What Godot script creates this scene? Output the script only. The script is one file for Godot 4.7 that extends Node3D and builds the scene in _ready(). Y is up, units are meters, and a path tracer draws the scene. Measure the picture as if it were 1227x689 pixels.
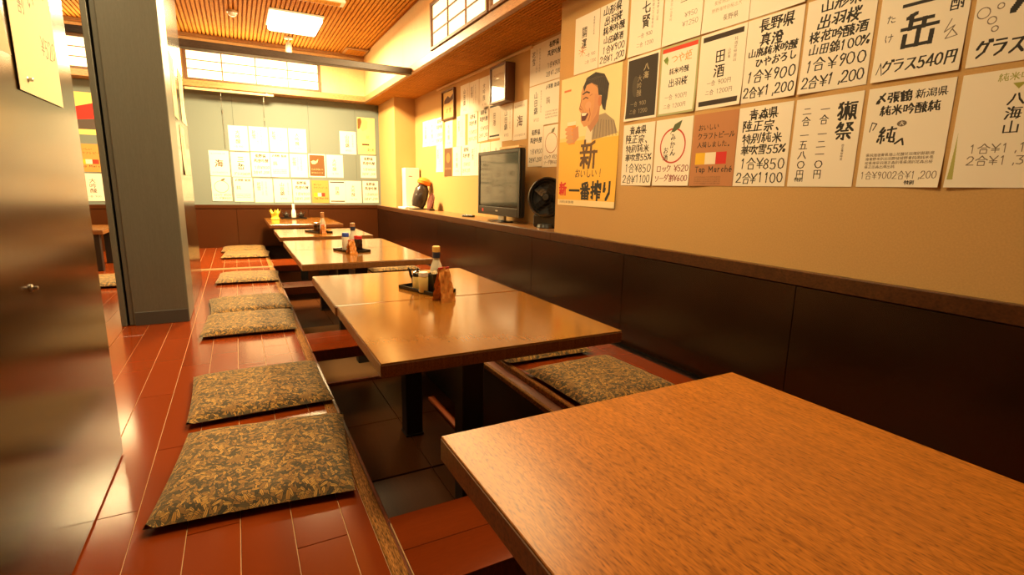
extends Node3D
# A Japanese pub room with sunken-floor tables. Metres, y up, raised floor at y = 0, the room runs along -z.

const X_WAINSCOT := 1.96
const X_NEAR := 1.99
const X_RECESS := 2.32
const X_COLUMN := 2.02
const X_SOFFIT := 1.78
const Y_SOFFIT := 2.11
const Y_CEILING := 2.76
const Z_BACK := -8.25
const Z_TRANSOM := -8.05
const Z_RECESS := -3.09
const Z_COLUMN := -7.35
const X_LEFT := -2.8
const Z_FRONT := 1.6
const PIT_X0 := 0.303
const PIT_X1 := 1.085
const PIT_Y := -0.40
const TABLE_Y := 0.416

var M := {}
var taken := {}
var cache := {}
var rng := RandomNumberGenerator.new()
var WARM := Color(1.0, 0.735, 0.34).linear_to_srgb()

func _ready() -> void:
	rng.seed = 11
	# ---------- camera, surroundings, large lights ----------
	var cam := Camera3D.new()
	cam.name = "camera"
	cam.fov = 58.83
	cam.near = 0.02
	cam.far = 60.0
	var yaw := 0.4916
	var pitch := 0.1926
	var roll := -0.0191
	var world_to_cam := Basis(Vector3(0, 0, 1), roll) * Basis(Vector3(1, 0, 0), pitch) * Basis(Vector3(0, 1, 0), yaw)
	cam.transform = Transform3D(world_to_cam.transposed(), Vector3(0, 0.90, 0))
	add_child(cam)
	cam.current = true
	var env := Environment.new()
	env.background_mode = Environment.BG_COLOR
	env.background_color = Color(0.02, 0.018, 0.015)
	env.tonemap_mode = Environment.TONE_MAPPER_LINEAR
	env.tonemap_exposure = 1.0
	env.sdfgi_enabled = true
	env.ssao_enabled = true
	env.ssil_enabled = true
	var we := WorldEnvironment.new()
	we.name = "surroundings"
	we.environment = env
	add_child(we)

	make_materials()
	build_shell()
	build_windows_and_lamps()
	build_floor()
	build_partitions()
	build_tables()
	build_cushions()
	build_near_menus()
	build_recess_menus()
	build_back_menus()
	build_shelf_things()
	build_table_things()
	build_ceiling_things()

# ============================================================ helpers
func numbered(called: String) -> String:
	if not taken.has(called):
		taken[called] = 0
		return called
	taken[called] += 1
	return "%s_%03d" % [called, taken[called]]

func thing(called: String, label: String, category: String, at := Vector3.ZERO, turn := 0.0, group := "") -> Node3D:
	var o := Node3D.new()
	o.name = numbered(called)
	add_child(o)
	o.position = at
	o.rotation.y = turn
	o.set_meta("label", label)
	o.set_meta("category", category)
	if group:
		o.set_meta("group", group)
	return o

func setting(called: String, label := "") -> Node3D:
	var o := Node3D.new()
	o.name = called
	add_child(o)
	o.set_meta("kind", "structure")
	if label:
		o.set_meta("label", label)
	return o

func part(parent: Node, called: String, mesh: Mesh, m: Material, at := Vector3.ZERO, rot := Vector3.ZERO) -> MeshInstance3D:
	var o := MeshInstance3D.new()
	o.name = called
	o.mesh = mesh
	o.material_override = m
	o.position = at
	o.rotation = rot
	o.cast_shadow = GeometryInstance3D.SHADOW_CASTING_SETTING_ON
	parent.add_child(o, true)
	return o

func again(o: Node3D, label: String, at: Vector3, turn := 0.0) -> Node3D:
	var c: Node3D = o.duplicate()
	var base := String(o.name)
	c.name = numbered(base)
	add_child(c)
	c.position = at
	c.rotation.y = turn
	c.set_meta("label", label)
	return c

func begin(smooth := false) -> SurfaceTool:
	var st := SurfaceTool.new()
	st.begin(Mesh.PRIMITIVE_TRIANGLES)
	st.set_smooth_group(0 if smooth else -1)
	return st

func done(st: SurfaceTool) -> ArrayMesh:
	st.generate_normals()
	return st.commit()

func tri(st: SurfaceTool, a: Vector3, b: Vector3, c: Vector3, centre: Vector3) -> void:
	if (b - a).cross(c - a).dot((a + b + c) / 3.0 - centre) > 0.0:
		var t := b
		b = c
		c = t
	st.add_vertex(a)
	st.add_vertex(b)
	st.add_vertex(c)

func quad(st: SurfaceTool, a: Vector3, b: Vector3, c: Vector3, d: Vector3, centre: Vector3) -> void:
	tri(st, a, b, c, centre)
	tri(st, a, c, d, centre)

# a box with chamfered edges, in the own axes of xf
func add_box(st: SurfaceTool, centre: Vector3, size: Vector3, bevel := 0.0, xf := Transform3D()) -> void:
	var h := size / 2.0
	var o := xf * centre
	var p := func(v: Vector3) -> Vector3: return xf * (centre + v)
	if bevel <= 0.0:
		for axis in 3:
			for s in [-1.0, 1.0]:
				var v := []
				for k in [[-1, -1], [1, -1], [1, 1], [-1, 1]]:
					var q := Vector3.ZERO
					q[axis] = s * h[axis]
					q[(axis + 1) % 3] = k[0] * h[(axis + 1) % 3]
					q[(axis + 2) % 3] = k[1] * h[(axis + 2) % 3]
					v.append(p.call(q))
				quad(st, v[0], v[1], v[2], v[3], o)
		return
	var b := minf(bevel, minf(h.x, minf(h.y, h.z)) * 0.98)
	for axis in 3:
		var i := (axis + 1) % 3
		var j := (axis + 2) % 3
		for s in [-1.0, 1.0]:
			var v := []
			for k in [[-1, -1], [1, -1], [1, 1], [-1, 1]]:
				var q := Vector3.ZERO
				q[axis] = s * h[axis]
				q[i] = k[0] * (h[i] - b)
				q[j] = k[1] * (h[j] - b)
				v.append(p.call(q))
			quad(st, v[0], v[1], v[2], v[3], o)
		for si in [-1.0, 1.0]:
			for sj in [-1.0, 1.0]:
				var v := []
				for s in [-1.0, 1.0]:
					var q := Vector3.ZERO
					q[axis] = s * (h[axis] - b)
					q[i] = si * h[i]
					q[j] = sj * (h[j] - b)
					v.append(p.call(q))
					q[i] = si * (h[i] - b)
					q[j] = sj * h[j]
					v.append(p.call(q))
				quad(st, v[0], v[1], v[3], v[2], o)
	for sx in [-1.0, 1.0]:
		for sy in [-1.0, 1.0]:
			for sz in [-1.0, 1.0]:
				tri(st, p.call(Vector3(sx * h.x, sy * (h.y - b), sz * (h.z - b))), p.call(Vector3(sx * (h.x - b), sy * h.y, sz * (h.z - b))), p.call(Vector3(sx * (h.x - b), sy * (h.y - b), sz * h.z)), o)

func box(size: Vector3, bevel := 0.0) -> ArrayMesh:
	var key := "box %.4f %.4f %.4f %.4f" % [size.x, size.y, size.z, bevel]
	if not cache.has(key):
		var st := begin()
		add_box(st, Vector3.ZERO, size, bevel)
		cache[key] = done(st)
	return cache[key]

# a block from one corner to the other
func block(parent: Node, called: String, a: Vector3, b: Vector3, m: Material, bevel := 0.0) -> MeshInstance3D:
	return part(parent, called, box((b - a).abs(), bevel), m, (a + b) / 2.0)

# a turned shape: profile of (radius, height)
func lathe(profile: Array, seg := 20, xf := Transform3D()) -> ArrayMesh:
	var st := begin(true)
	add_lathe(st, profile, seg, xf)
	return done(st)

func add_lathe(st: SurfaceTool, profile: Array, seg := 20, xf := Transform3D()) -> void:
	var group := 1
	for k in profile.size() - 1:
		var a: Vector2 = profile[k]
		var b: Vector2 = profile[k + 1]
		if k > 0:
			var before: Vector2 = a - profile[k - 1]
			if absf(before.angle_to(b - a)) > 0.7:
				group += 1
		st.set_smooth_group(group)
		var n := Vector2((b - a).y, -(b - a).x)
		for i in seg:
			var t0 := TAU * i / seg
			var t1 := TAU * (i + 1) / seg
			var q := [Vector3(a.x * cos(t0), a.y, a.x * sin(t0)), Vector3(a.x * cos(t1), a.y, a.x * sin(t1)), Vector3(b.x * cos(t1), b.y, b.x * sin(t1)), Vector3(b.x * cos(t0), b.y, b.x * sin(t0))]
			var tm := (t0 + t1) / 2.0
			var mid: Vector3 = (q[0] + q[1] + q[2] + q[3]) / 4.0
			var inner := xf * (mid - Vector3(n.x * cos(tm), n.y, n.x * sin(tm)))
			for v in 4:
				q[v] = xf * q[v]
			if a.x > 1e-5:
				tri(st, q[0], q[1], q[2], inner)
			if b.x > 1e-5:
				tri(st, q[0], q[2], q[3], inner)

# a tube through points
func add_tube(st: SurfaceTool, pts: Array, radius: float, seg := 8) -> void:
	st.set_smooth_group(1)
	var rings := []
	for i in pts.size():
		var d: Vector3 = (pts[mini(i + 1, pts.size() - 1)] - pts[maxi(i - 1, 0)]).normalized()
		var u := d.cross(Vector3.UP if absf(d.y) < 0.9 else Vector3.RIGHT).normalized()
		var w := d.cross(u)
		var ring := []
		for k in seg:
			var t := TAU * k / seg
			ring.append(pts[i] + (u * cos(t) + w * sin(t)) * radius)
		rings.append(ring)
	for i in pts.size() - 1:
		var c: Vector3 = (pts[i] + pts[i + 1]) / 2.0
		for k in seg:
			quad(st, rings[i][k], rings[i][(k + 1) % seg], rings[i + 1][(k + 1) % seg], rings[i + 1][k], c)
	for e in [0, pts.size() - 1]:
		var inward: Vector3 = pts[1] if e == 0 else pts[pts.size() - 2]
		for k in seg:
			tri(st, pts[e], rings[e][k], rings[e][(k + 1) % seg], inward)

# ============================================================ materials
func tone(c: Array) -> Color:
	return Color(c[0], c[1], c[2]).linear_to_srgb()

func mat(called: String, c: Array, rough := 0.6, extra := {}) -> StandardMaterial3D:
	var m := StandardMaterial3D.new()
	m.resource_name = called
	m.albedo_color = tone(c)
	m.roughness = rough
	for k in extra:
		m.set(k, extra[k])
	M[called] = m
	return m

func noise(s: int, freq: float, octaves := 3) -> FastNoiseLite:
	var n := FastNoiseLite.new()
	n.seed = s
	n.noise_type = FastNoiseLite.TYPE_SIMPLEX_SMOOTH
	n.frequency = freq
	n.fractal_octaves = octaves
	return n

func streaks(s: int, freq: float, w: int, h: int, size: int) -> PackedByteArray:
	# one quarter of plain noise, mirrored both ways so that the texture repeats without a seam
	var im := noise(s, freq).get_image(w / 2, h)
	im.convert(Image.FORMAT_L8)
	var half := size / 2
	im.resize(half, half, Image.INTERPOLATE_CUBIC)
	var q := im.get_data()
	var out := PackedByteArray()
	out.resize(size * size)
	for y in size:
		var row := (y if y < half else size - 1 - y) * half
		for x in size:
			out[y * size + x] = q[row + (x if x < half else size - 1 - x)]
	return out

# wood grain running along v; strength 0..1, rings add flame figure
func wood(s: int, strength: float, rings := 0.0, pores := 0.3, size := 512) -> ImageTexture:
	var a := streaks(s, 0.02, 512, 24, size)
	var b := streaks(s + 1, 0.09, 512, 40, size)
	var c := streaks(s + 2, 0.25, 512, 96, size)
	var f := streaks(s + 3, 0.012, 256, 48, size)
	var im := Image.create(size, size, false, Image.FORMAT_RGB8)
	for y in size:
		for x in size:
			var i := y * size + x
			var v := 0.14 * a[i] / 255.0 + 0.34 * b[i] / 255.0 + 0.52 * c[i] / 255.0
			v = 1.0 - strength * (1.0 - clampf((v - 0.25) / 0.5, 0, 1))
			if rings > 0.0:
				var t := fposmod(f[i] / 255.0 * 17.0, 1.0)
				v *= 1.0 - rings * (1.0 - smoothstep(0.0, 0.25, absf(t - 0.5) * 2.0)) * (0.35 + 0.65 * c[i] / 255.0)
			if c[i] < 92:
				v *= 1.0 - pores * (92 - c[i]) / 92.0
			im.set_pixel(x, y, Color(v, v * (0.94 + 0.06 * v), v * (0.86 + 0.14 * v)))
	return ImageTexture.create_from_image(im)

func turned(t: ImageTexture) -> ImageTexture:
	var im: Image = t.get_image().duplicate()
	im.rotate_90(CLOCKWISE)
	return ImageTexture.create_from_image(im)

func speckle(s: int, low: float, high: float, freq: float, size := 256) -> ImageTexture:
	var im := noise(s, freq, 4).get_seamless_image(size, size)
	im.convert(Image.FORMAT_L8)
	var d := im.get_data()
	var out := Image.create(size, size, false, Image.FORMAT_RGB8)
	for y in size:
		for x in size:
			var v := lerpf(low, high, d[y * size + x] / 255.0)
			out.set_pixel(x, y, Color(v, v, v))
	return ImageTexture.create_from_image(out)

# brocade of small curled leaves, gold on dark olive
func brocade() -> ImageTexture:
	var size := 512
	var span := size / UNIT
	var im := Image.create(size, size, false, Image.FORMAT_RGB8)
	im.fill(Color(0.60, 0.48, 0.27))
	var golds := [Color(0.88, 0.72, 0.38), Color(0.80, 0.64, 0.32), Color(0.74, 0.58, 0.30), Color(0.92, 0.78, 0.46)]
	var r := RandomNumberGenerator.new()
	r.seed = 5
	for k in 900:
		var cx := r.randf() * span
		var cy := r.randf() * span
		var a := r.randf() * TAU
		var l := r.randf_range(3.2, 6.4)
		var wd := l * r.randf_range(0.24, 0.36)
		var bend := r.randf_range(-0.5, 0.5) * l
		var c: Color = golds[r.randi_range(0, 3)]
		if k % 5 < 2:
			c = [Color(0.28, 0.27, 0.19), Color(0.22, 0.21, 0.15), Color(0.40, 0.35, 0.22)][k % 3]
		var spine := []
		var edge_a := []
		var edge_b := []
		for i in 9:
			var t := i / 8.0 - 0.5
			var w := wd * sqrt(maxf(0.0, 1.0 - 4.0 * t * t)) * (1.0 - 0.5 * t)
			var off := bend * (t * t - 0.25)
			spine.append(Vector2(t * l * 2.0, off).rotated(a))
			edge_a.append(Vector2(t * l * 2.0, off + w).rotated(a))
			edge_b.push_front(Vector2(t * l * 2.0, off - w).rotated(a))
		for ox in [-span, 0.0, span]:
			for oy in [-span, 0.0, span]:
				if cx + ox < -l * 2 or cx + ox > span + l * 2 or cy + oy < -l * 2 or cy + oy > span + l * 2:
					continue
				var pts := []
				for v in edge_a + edge_b:
					pts.append([cx + ox + v.x, cy + oy + v.y])
				outline(im, pts, 0.6, Color(0.27, 0.24, 0.17))
				shape(im, pts, c)
				var vein := []
				for v in spine:
					vein.append([cx + ox + v.x, cy + oy + v.y])
				outline(im, vein, 0.4, Color(0.36, 0.32, 0.22), false)
	var n := streaks(73, 0.2, 512, 512, size)
	for y in size:
		for x in size:
			var v := 0.84 + 0.10 * float((x / 2 + y / 2) % 2) + 0.08 * (n[y * size + x] / 255.0)
			im.set_pixel(x, y, im.get_pixel(x, y) * v)
	return ImageTexture.create_from_image(im)

func make_materials() -> void:
	var grain := wood(5, 0.30, 0.0, 0.25)
	var grain_across := turned(grain)
	var smooth_grain := wood(15, 0.07, 0.0, 0.0)
	var smooth_across := turned(smooth_grain)
	var oak := wood(21, 0.22, 0.14, 0.28, 1024)
	var oak_soft := wood(27, 0.045, 0.0, 0.0)
	var oak_fine := wood(33, 0.5, 0.3, 0.6)
	var plaster := speckle(3, 0.93, 1.0, 0.09)
	var tri_z := {"uv1_triplanar": true, "uv1_world_triplanar": true}
	var w := func(called: String, c: Array, rough: float, tex: Texture2D, scale: Vector3, extra := {}) -> void:
		var e := {"albedo_texture": tex, "uv1_scale": scale}
		e.merge(tri_z)
		e.merge(extra)
		mat(called, c, rough, e)
	# floor boards: red-brown varnish, a few tones
	var reds := [[0.185, 0.029, 0.004], [0.198, 0.032, 0.005], [0.175, 0.027, 0.004], [0.19, 0.030, 0.004]]
	for i in 4:
		mat("plank_%d" % i, reds[i], 0.14, {"metallic_specular": 0.38})
		w.call("cross_plank_%d" % i, reds[i], 0.15, smooth_across, Vector3(0.55, 1.6, 1.6), {"metallic_specular": 0.45, "uv1_offset": Vector3(0.33 * i, 0.3 * i, 0.21 * i)})
	mat("joint", [0.66, 0.40, 0.18], 0.6)
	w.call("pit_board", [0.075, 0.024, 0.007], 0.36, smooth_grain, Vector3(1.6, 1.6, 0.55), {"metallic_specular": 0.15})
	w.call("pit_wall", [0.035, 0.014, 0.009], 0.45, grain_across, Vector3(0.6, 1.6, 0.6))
	w.call("carpet", [0.26, 0.125, 0.042], 0.95, plaster, Vector3(9, 9, 9))
	w.call("oak_rail", [0.56, 0.235, 0.05], 0.6, oak_fine, Vector3(3.2, 3.2, 0.9), {"metallic_specular": 0.22})
	w.call("red_lip", [0.26, 0.055, 0.014], 0.4, grain, Vector3(2, 2, 0.6))
	mat("light_patch_red", [0.50, 0.11, 0.025], 0.5)  # brighter red: lamp light on the pit floor put into the colour
	# tables
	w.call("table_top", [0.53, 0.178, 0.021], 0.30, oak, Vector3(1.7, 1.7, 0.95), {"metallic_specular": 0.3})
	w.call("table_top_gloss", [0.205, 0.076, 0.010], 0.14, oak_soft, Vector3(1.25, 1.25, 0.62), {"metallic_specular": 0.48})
	w.call("table_edge", [0.30, 0.125, 0.036], 0.35, grain, Vector3(2.5, 2.5, 0.8))
	mat("black_leg", [0.012, 0.009, 0.008], 0.45)
	# panelling
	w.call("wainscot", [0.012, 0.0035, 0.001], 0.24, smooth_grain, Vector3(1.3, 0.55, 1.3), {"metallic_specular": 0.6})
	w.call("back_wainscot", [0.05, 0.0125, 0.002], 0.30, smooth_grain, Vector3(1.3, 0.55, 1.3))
	w.call("cap", [0.085, 0.030, 0.010], 0.28, grain, Vector3(2, 2, 0.6))
	w.call("shelf", [0.40, 0.22, 0.09], 0.28, grain, Vector3(2, 2, 0.6))
	w.call("lacquer", [0.030, 0.011, 0.002], 0.18, smooth_grain, Vector3(1.4, 0.5, 1.4), {"metallic_specular": 0.7})
	w.call("pillar", [0.115, 0.112, 0.092], 0.36, smooth_grain, Vector3(1.4, 0.5, 1.4))
	mat("pillar_plate", [0.055, 0.055, 0.052], 0.35)
	mat("slot", [0.004, 0.004, 0.004], 0.8)
	w.call("plaster", [0.54, 0.325, 0.118], 0.9, plaster, Vector3(5.3, 5.3, 5.3))
	w.call("pale_board", [0.74, 0.54, 0.27], 0.5, smooth_grain, Vector3(0.6, 1.2, 0.6))
	w.call("blue_board", [0.165, 0.20, 0.185], 0.85, plaster, Vector3(6, 6, 6))
	# ceiling
	w.call("ceiling_wood", [0.52, 0.20, 0.03], 0.8, grain, Vector3(2.0, 1.5, 0.5), {"metallic_specular": 0.12})
	w.call("rib_wood", [0.74, 0.335, 0.055], 0.75, grain, Vector3(2.0, 1.5, 0.5), {"metallic_specular": 0.15})
	w.call("sill_wood", [0.55, 0.31, 0.12], 0.4, grain_across, Vector3(0.5, 2.0, 2.0))
	w.call("dark_beam", [0.085, 0.05, 0.033], 0.4, grain_across, Vector3(0.5, 2.0, 2.0))
	w.call("sash_wood", [0.20, 0.10, 0.045], 0.5, grain, Vector3(2, 2, 2))
	w.call("bar_wood", [0.26, 0.13, 0.05], 0.5, grain, Vector3(2, 2, 2))
	mat("white_plastic", [0.72, 0.68, 0.6], 0.4)
	mat("metal", [0.5, 0.48, 0.45], 0.3, {"metallic": 1.0})
	mat("black_plastic", [0.012, 0.011, 0.011], 0.28)
	mat("black_matte", [0.010, 0.010, 0.010], 0.6)
	mat("black_lacquer", [0.012, 0.010, 0.009], 0.12)
	mat("screen_glass", [0.030, 0.028, 0.022], 0.07)
	mat("frame_wood", [0.13, 0.055, 0.02], 0.35)
	mat("glass", [0.9, 0.92, 0.9], 0.03, {"transparency": BaseMaterial3D.TRANSPARENCY_ALPHA})
	M.glass.albedo_color.a = 0.12
	mat("bottle_milk", [0.62, 0.56, 0.44], 0.2)
	mat("soy", [0.025, 0.010, 0.006], 0.12)
	mat("seasoning", [0.62, 0.46, 0.16], 0.3)
	mat("white_cap", [0.78, 0.76, 0.7], 0.35)
	mat("yellow_cap", [0.75, 0.47, 0.12], 0.4)
	mat("brown_cap", [0.42, 0.22, 0.10], 0.4)
	mat("blue_cap", [0.03, 0.06, 0.32], 0.35)
	mat("red_cap", [0.55, 0.03, 0.025], 0.35)
	mat("navy_band", [0.03, 0.035, 0.07], 0.4)
	mat("yellow_glaze", [0.85, 0.62, 0.08], 0.25)
	mat("orange_cap", [0.85, 0.22, 0.02], 0.4)
	mat("dark_glaze", [0.035, 0.025, 0.022], 0.2)
	mat("dark_red_glaze", [0.12, 0.03, 0.02], 0.25)
	var crumple := speckle(9, 0.75, 1.0, 0.02)
	mat("orange_bag", [0.80, 0.30, 0.06], 0.3, {"albedo_texture": crumple, "uv1_triplanar": true, "uv1_scale": Vector3(9, 9, 9)})
	mat("zabuton", [0.70, 0.55, 0.34], 0.85, {"albedo_texture": brocade(), "rim_enabled": true, "rim": 0.4, "rim_tint": 0.7})
	mat("blank_paper", [0.80, 0.77, 0.70], 0.85)
	mat("lamp_glow", [0.9, 0.88, 0.8], 0.4, {"emission_enabled": true, "emission": Color(1.0, 0.90, 0.70).linear_to_srgb(), "emission_energy_multiplier": 5.0})
	mat("shoji_paper", [0.85, 0.80, 0.68], 0.9, {"emission_enabled": true, "emission": Color(1.0, 0.81, 0.46).linear_to_srgb(), "emission_energy_multiplier": 1.7})
	mat("bulb_glow", [0.9, 0.88, 0.8], 0.4, {"emission_enabled": true, "emission": Color(1.0, 0.86, 0.6).linear_to_srgb(), "emission_energy_multiplier": 3.0})

# ============================================================ shell
func build_shell() -> void:
	# right wall: near part forward, recess with shelf, corner column
	var wr := setting("wall_right", "tan plaster wall with a shelf recess on the right")
	block(wr, "plaster_face", Vector3(X_NEAR, 0.58, Z_RECESS), Vector3(2.5, 2.2, Z_FRONT), M.plaster)
	block(wr, "recess_face", Vector3(X_RECESS, 0.58, Z_COLUMN), Vector3(2.5, 2.2, Z_RECESS), M.plaster)
	block(wr, "column", Vector3(X_COLUMN, 0.58, Z_BACK), Vector3(2.5, 2.2, Z_COLUMN), M.plaster, 0.003)
	block(wr, "wall_core", Vector3(1.985, -0.5, Z_BACK - 0.1), Vector3(2.5, 0.58, Z_FRONT), M.pit_wall)
	# wainscot: separate boards below a cap
	var wa := setting("trim_1", "dark brown wainscot panelling along the right wall")
	var z := -8.245
	for edge in [-7.55, -6.505, -5.45, -4.4, -3.35, -2.29, -1.24, -0.19, 0.86, 1.59]:
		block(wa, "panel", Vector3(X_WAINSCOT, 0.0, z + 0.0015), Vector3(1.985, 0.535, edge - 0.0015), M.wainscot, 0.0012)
		z = edge
	block(wa, "cap", Vector3(X_WAINSCOT - 0.004, 0.537, Z_RECESS), Vector3(X_NEAR + 0.001, 0.597, Z_FRONT), M.cap, 0.003)
	block(wa, "cap", Vector3(X_WAINSCOT - 0.004, 0.537, Z_BACK), Vector3(X_WAINSCOT + 0.018, 0.595, Z_RECESS), M.cap, 0.003)
	block(wa, "shelf", Vector3(X_WAINSCOT + 0.018, 0.57, Z_COLUMN), Vector3(X_RECESS, 0.595, Z_RECESS), M.shelf, 0.0015)
	block(wa, "shelf", Vector3(X_WAINSCOT + 0.018, 0.57, Z_BACK), Vector3(X_COLUMN, 0.595, Z_COLUMN), M.shelf, 0.0015)
	# back wall
	var wb := setting("wall_back", "grey-blue board wall at the far end")
	var xs := [X_LEFT, -1.9, -0.95, 0.03, 1.0, 1.66, X_COLUMN + 0.02]
	for i in xs.size() - 1:
		block(wb, "board", Vector3(xs[i] + 0.001, 0.56, Z_BACK - 0.03), Vector3(xs[i + 1] - 0.001, 2.13, Z_BACK), M.blue_board, 0.001)
	block(wb, "wall_core", Vector3(X_LEFT - 0.2, -0.5, Z_BACK - 0.25), Vector3(2.5, 3.0, Z_BACK - 0.03), M.pit_wall)
	var bw := setting("trim_2", "brown wainscot panelling under the blue back wall")
	xs = [X_LEFT, -1.93, -0.98, -0.02, 0.93, X_WAINSCOT]
	for i in xs.size() - 1:
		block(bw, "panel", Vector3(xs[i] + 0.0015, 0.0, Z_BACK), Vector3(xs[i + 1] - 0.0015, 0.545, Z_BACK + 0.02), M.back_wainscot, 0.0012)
	block(bw, "cap", Vector3(X_LEFT, 0.545, Z_BACK - 0.01), Vector3(X_WAINSCOT, 0.597, Z_BACK + 0.03), M.back_wainscot, 0.003)
	# board above the blue wall that carries the transom
	var tb := setting("trim_3", "pale boards and sill around the paper transom")
	block(tb, "frieze", Vector3(X_LEFT, 2.13, Z_TRANSOM - 0.22), Vector3(X_SOFFIT, 2.80, Z_TRANSOM), M.pale_board)
	block(tb, "sill", Vector3(X_LEFT, 2.105, Z_TRANSOM - 0.2), Vector3(X_SOFFIT, 2.185, Z_TRANSOM + 0.03), M.sill_wood, 0.004)
	block(tb, "cornice", Vector3(X_LEFT, 2.70, Z_TRANSOM), Vector3(X_SOFFIT, 2.757, Z_TRANSOM + 0.03), M.sill_wood, 0.003)
	# ceiling
	var ce := setting("ceiling", "orange-brown ribbed wooden ceiling")
	block(ce, "ceiling_board", Vector3(X_LEFT - 0.2, Y_CEILING, Z_BACK - 0.2), Vector3(2.5, 2.9, Z_FRONT), M.ceiling_wood)
	var st := begin()
	var x := X_LEFT + 0.03
	while x < X_SOFFIT - 0.03:
		add_box(st, Vector3(x, Y_CEILING - 0.010, (Z_TRANSOM + Z_FRONT) / 2.0), Vector3(0.028, 0.018, Z_FRONT - Z_TRANSOM))
		x += 0.044
	var ribs := part(ce, "ribs", done(st), M.rib_wood)
	ribs.set_meta("kind", "stuff")
	block(ce, "soffit_board", Vector3(X_SOFFIT + 0.02, Y_SOFFIT + 0.012, Z_BACK - 0.05), Vector3(2.5, 2.2, Z_FRONT), M.ceiling_wood)
	st = begin()
	x = X_SOFFIT + 0.05
	while x < 2.48:
		add_box(st, Vector3(x, Y_SOFFIT + 0.006, (Z_BACK + Z_FRONT) / 2.0), Vector3(0.019, 0.018, Z_FRONT - Z_BACK))
		x += 0.031
	ribs = part(ce, "soffit_ribs", done(st), M.rib_wood)
	ribs.set_meta("kind", "stuff")
	# upright face between soffit and ceiling
	var up := setting("trim_4", "pale upright boards between soffit and ceiling")
	z = Z_TRANSOM
	for edge in [-7.05, -6.05, -5.09, -2.36, -1.2, 0.0, Z_FRONT]:
		block(up, "board", Vector3(X_SOFFIT, Y_SOFFIT + 0.03, z + 0.001), Vector3(X_SOFFIT + 0.03, Y_CEILING + 0.01, edge - 0.001), M.pale_board, 0.001)
		z = edge
	block(up, "edge_board", Vector3(X_SOFFIT - 0.012, Y_SOFFIT - 0.004, Z_BACK), Vector3(X_SOFFIT + 0.035, Y_SOFFIT + 0.075, Z_FRONT), M.sill_wood, 0.004)
	block(up, "core", Vector3(X_SOFFIT + 0.03, 2.2, Z_BACK - 0.1), Vector3(2.5, 2.8, Z_FRONT), M.ceiling_wood)
	# dark lintel across the room
	var be := setting("trim_5", "dark lintel beam crossing the room under the ceiling")
	block(be, "beam", Vector3(-0.40, 2.085, -5.79), Vector3(X_SOFFIT - 0.012, 2.15, -5.69), M.dark_beam, 0.004)
	block(be, "beam", Vector3(X_LEFT, 2.085, -5.79), Vector3(-0.40, 2.15, -5.69), M.dark_beam, 0.004)
	# walls the picture does not show, closing the room
	var wl := setting("wall_left", "plaster wall on the far left")
	block(wl, "plaster_face", Vector3(X_LEFT - 0.2, -0.5, Z_BACK - 0.2), Vector3(X_LEFT, 2.9, Z_FRONT), M.plaster)
	var wf := setting("wall_front", "plaster wall behind the viewer")
	block(wf, "plaster_face", Vector3(X_LEFT - 0.2, -0.5, Z_FRONT), Vector3(2.5, 2.9, Z_FRONT + 0.2), M.plaster)
	# picture rails with hooks
	var rail := setting("trim_6", "thin pale picture rails on the walls")
	block(rail, "back_rail", Vector3(-0.49, 2.066, Z_TRANSOM - 0.005), Vector3(0.545, 2.095, Z_TRANSOM + 0.015), M.pale_board, 0.002)
	for hx in [-0.4, 0.03, 0.46]:
		block(rail, "bracket", Vector3(hx - 0.01, 2.09, Z_TRANSOM - 0.003), Vector3(hx + 0.01, 2.11, Z_TRANSOM + 0.012), M.metal)
	block(rail, "recess_rail", Vector3(X_RECESS - 0.018, 2.07, -6.40), Vector3(X_RECESS, 2.092, -4.03), M.pale_board, 0.002)
	for h in [[-0.09, 1.36, 1.84], [0.42, 1.66, 1.78]]:
		st = begin()
		add_tube(st, [Vector3(h[0], 2.068, Z_TRANSOM + 0.005), Vector3(h[0], 1.9, Z_BACK + 0.02), Vector3(h[0], h[1], Z_BACK + 0.008)], 0.0018, 5)
		part(rail, "wire", done(st), M.metal)
		block(rail, "hook", Vector3(h[0] - 0.008, h[2] - 0.02, Z_BACK + 0.001), Vector3(h[0] + 0.008, h[2] + 0.02, Z_BACK + 0.012), M.metal, 0.003)

# a shoji: papered sash with bars. Local x along, y up, looks toward +z
func shoji(called: String, label: String, at: Vector3, turn: float, w: float, h: float, cols: int, rows: int) -> Node3D:
	var o := setting(called, label)
	o.position = at
	o.rotation.y = turn
	var f := 0.032
	for s in [-1, 1]:
		part(o, "stile", box(Vector3(f, h, 0.03), 0.002), M.sash_wood, Vector3(s * (w - f) / 2, 0, 0.015))
		part(o, "rail", box(Vector3(w - 2 * f, f * 0.8, 0.03), 0.002), M.sash_wood, Vector3(0, s * (h - f * 0.8) / 2, 0.015))
	var iw := w - 2 * f
	var ih := h - 1.6 * f
	for i in cols:
		for j in rows:
			part(o, "pane", box(Vector3(iw / cols - 0.006, ih / rows - 0.006, 0.003)), M.shoji_paper, Vector3(-iw / 2 + iw * (i + 0.5) / cols, -ih / 2 + ih * (j + 0.5) / rows, 0.007))
	for i in range(1, cols):
		part(o, "bar", box(Vector3(0.012, ih, 0.014), 0.001), M.bar_wood, Vector3(-iw / 2 + iw * i / cols, 0, 0.014))
	for j in range(1, rows):
		part(o, "bar", box(Vector3(iw, 0.010, 0.012), 0.001), M.bar_wood, Vector3(0, -ih / 2 + ih * j / rows, 0.013))
	return o

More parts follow.
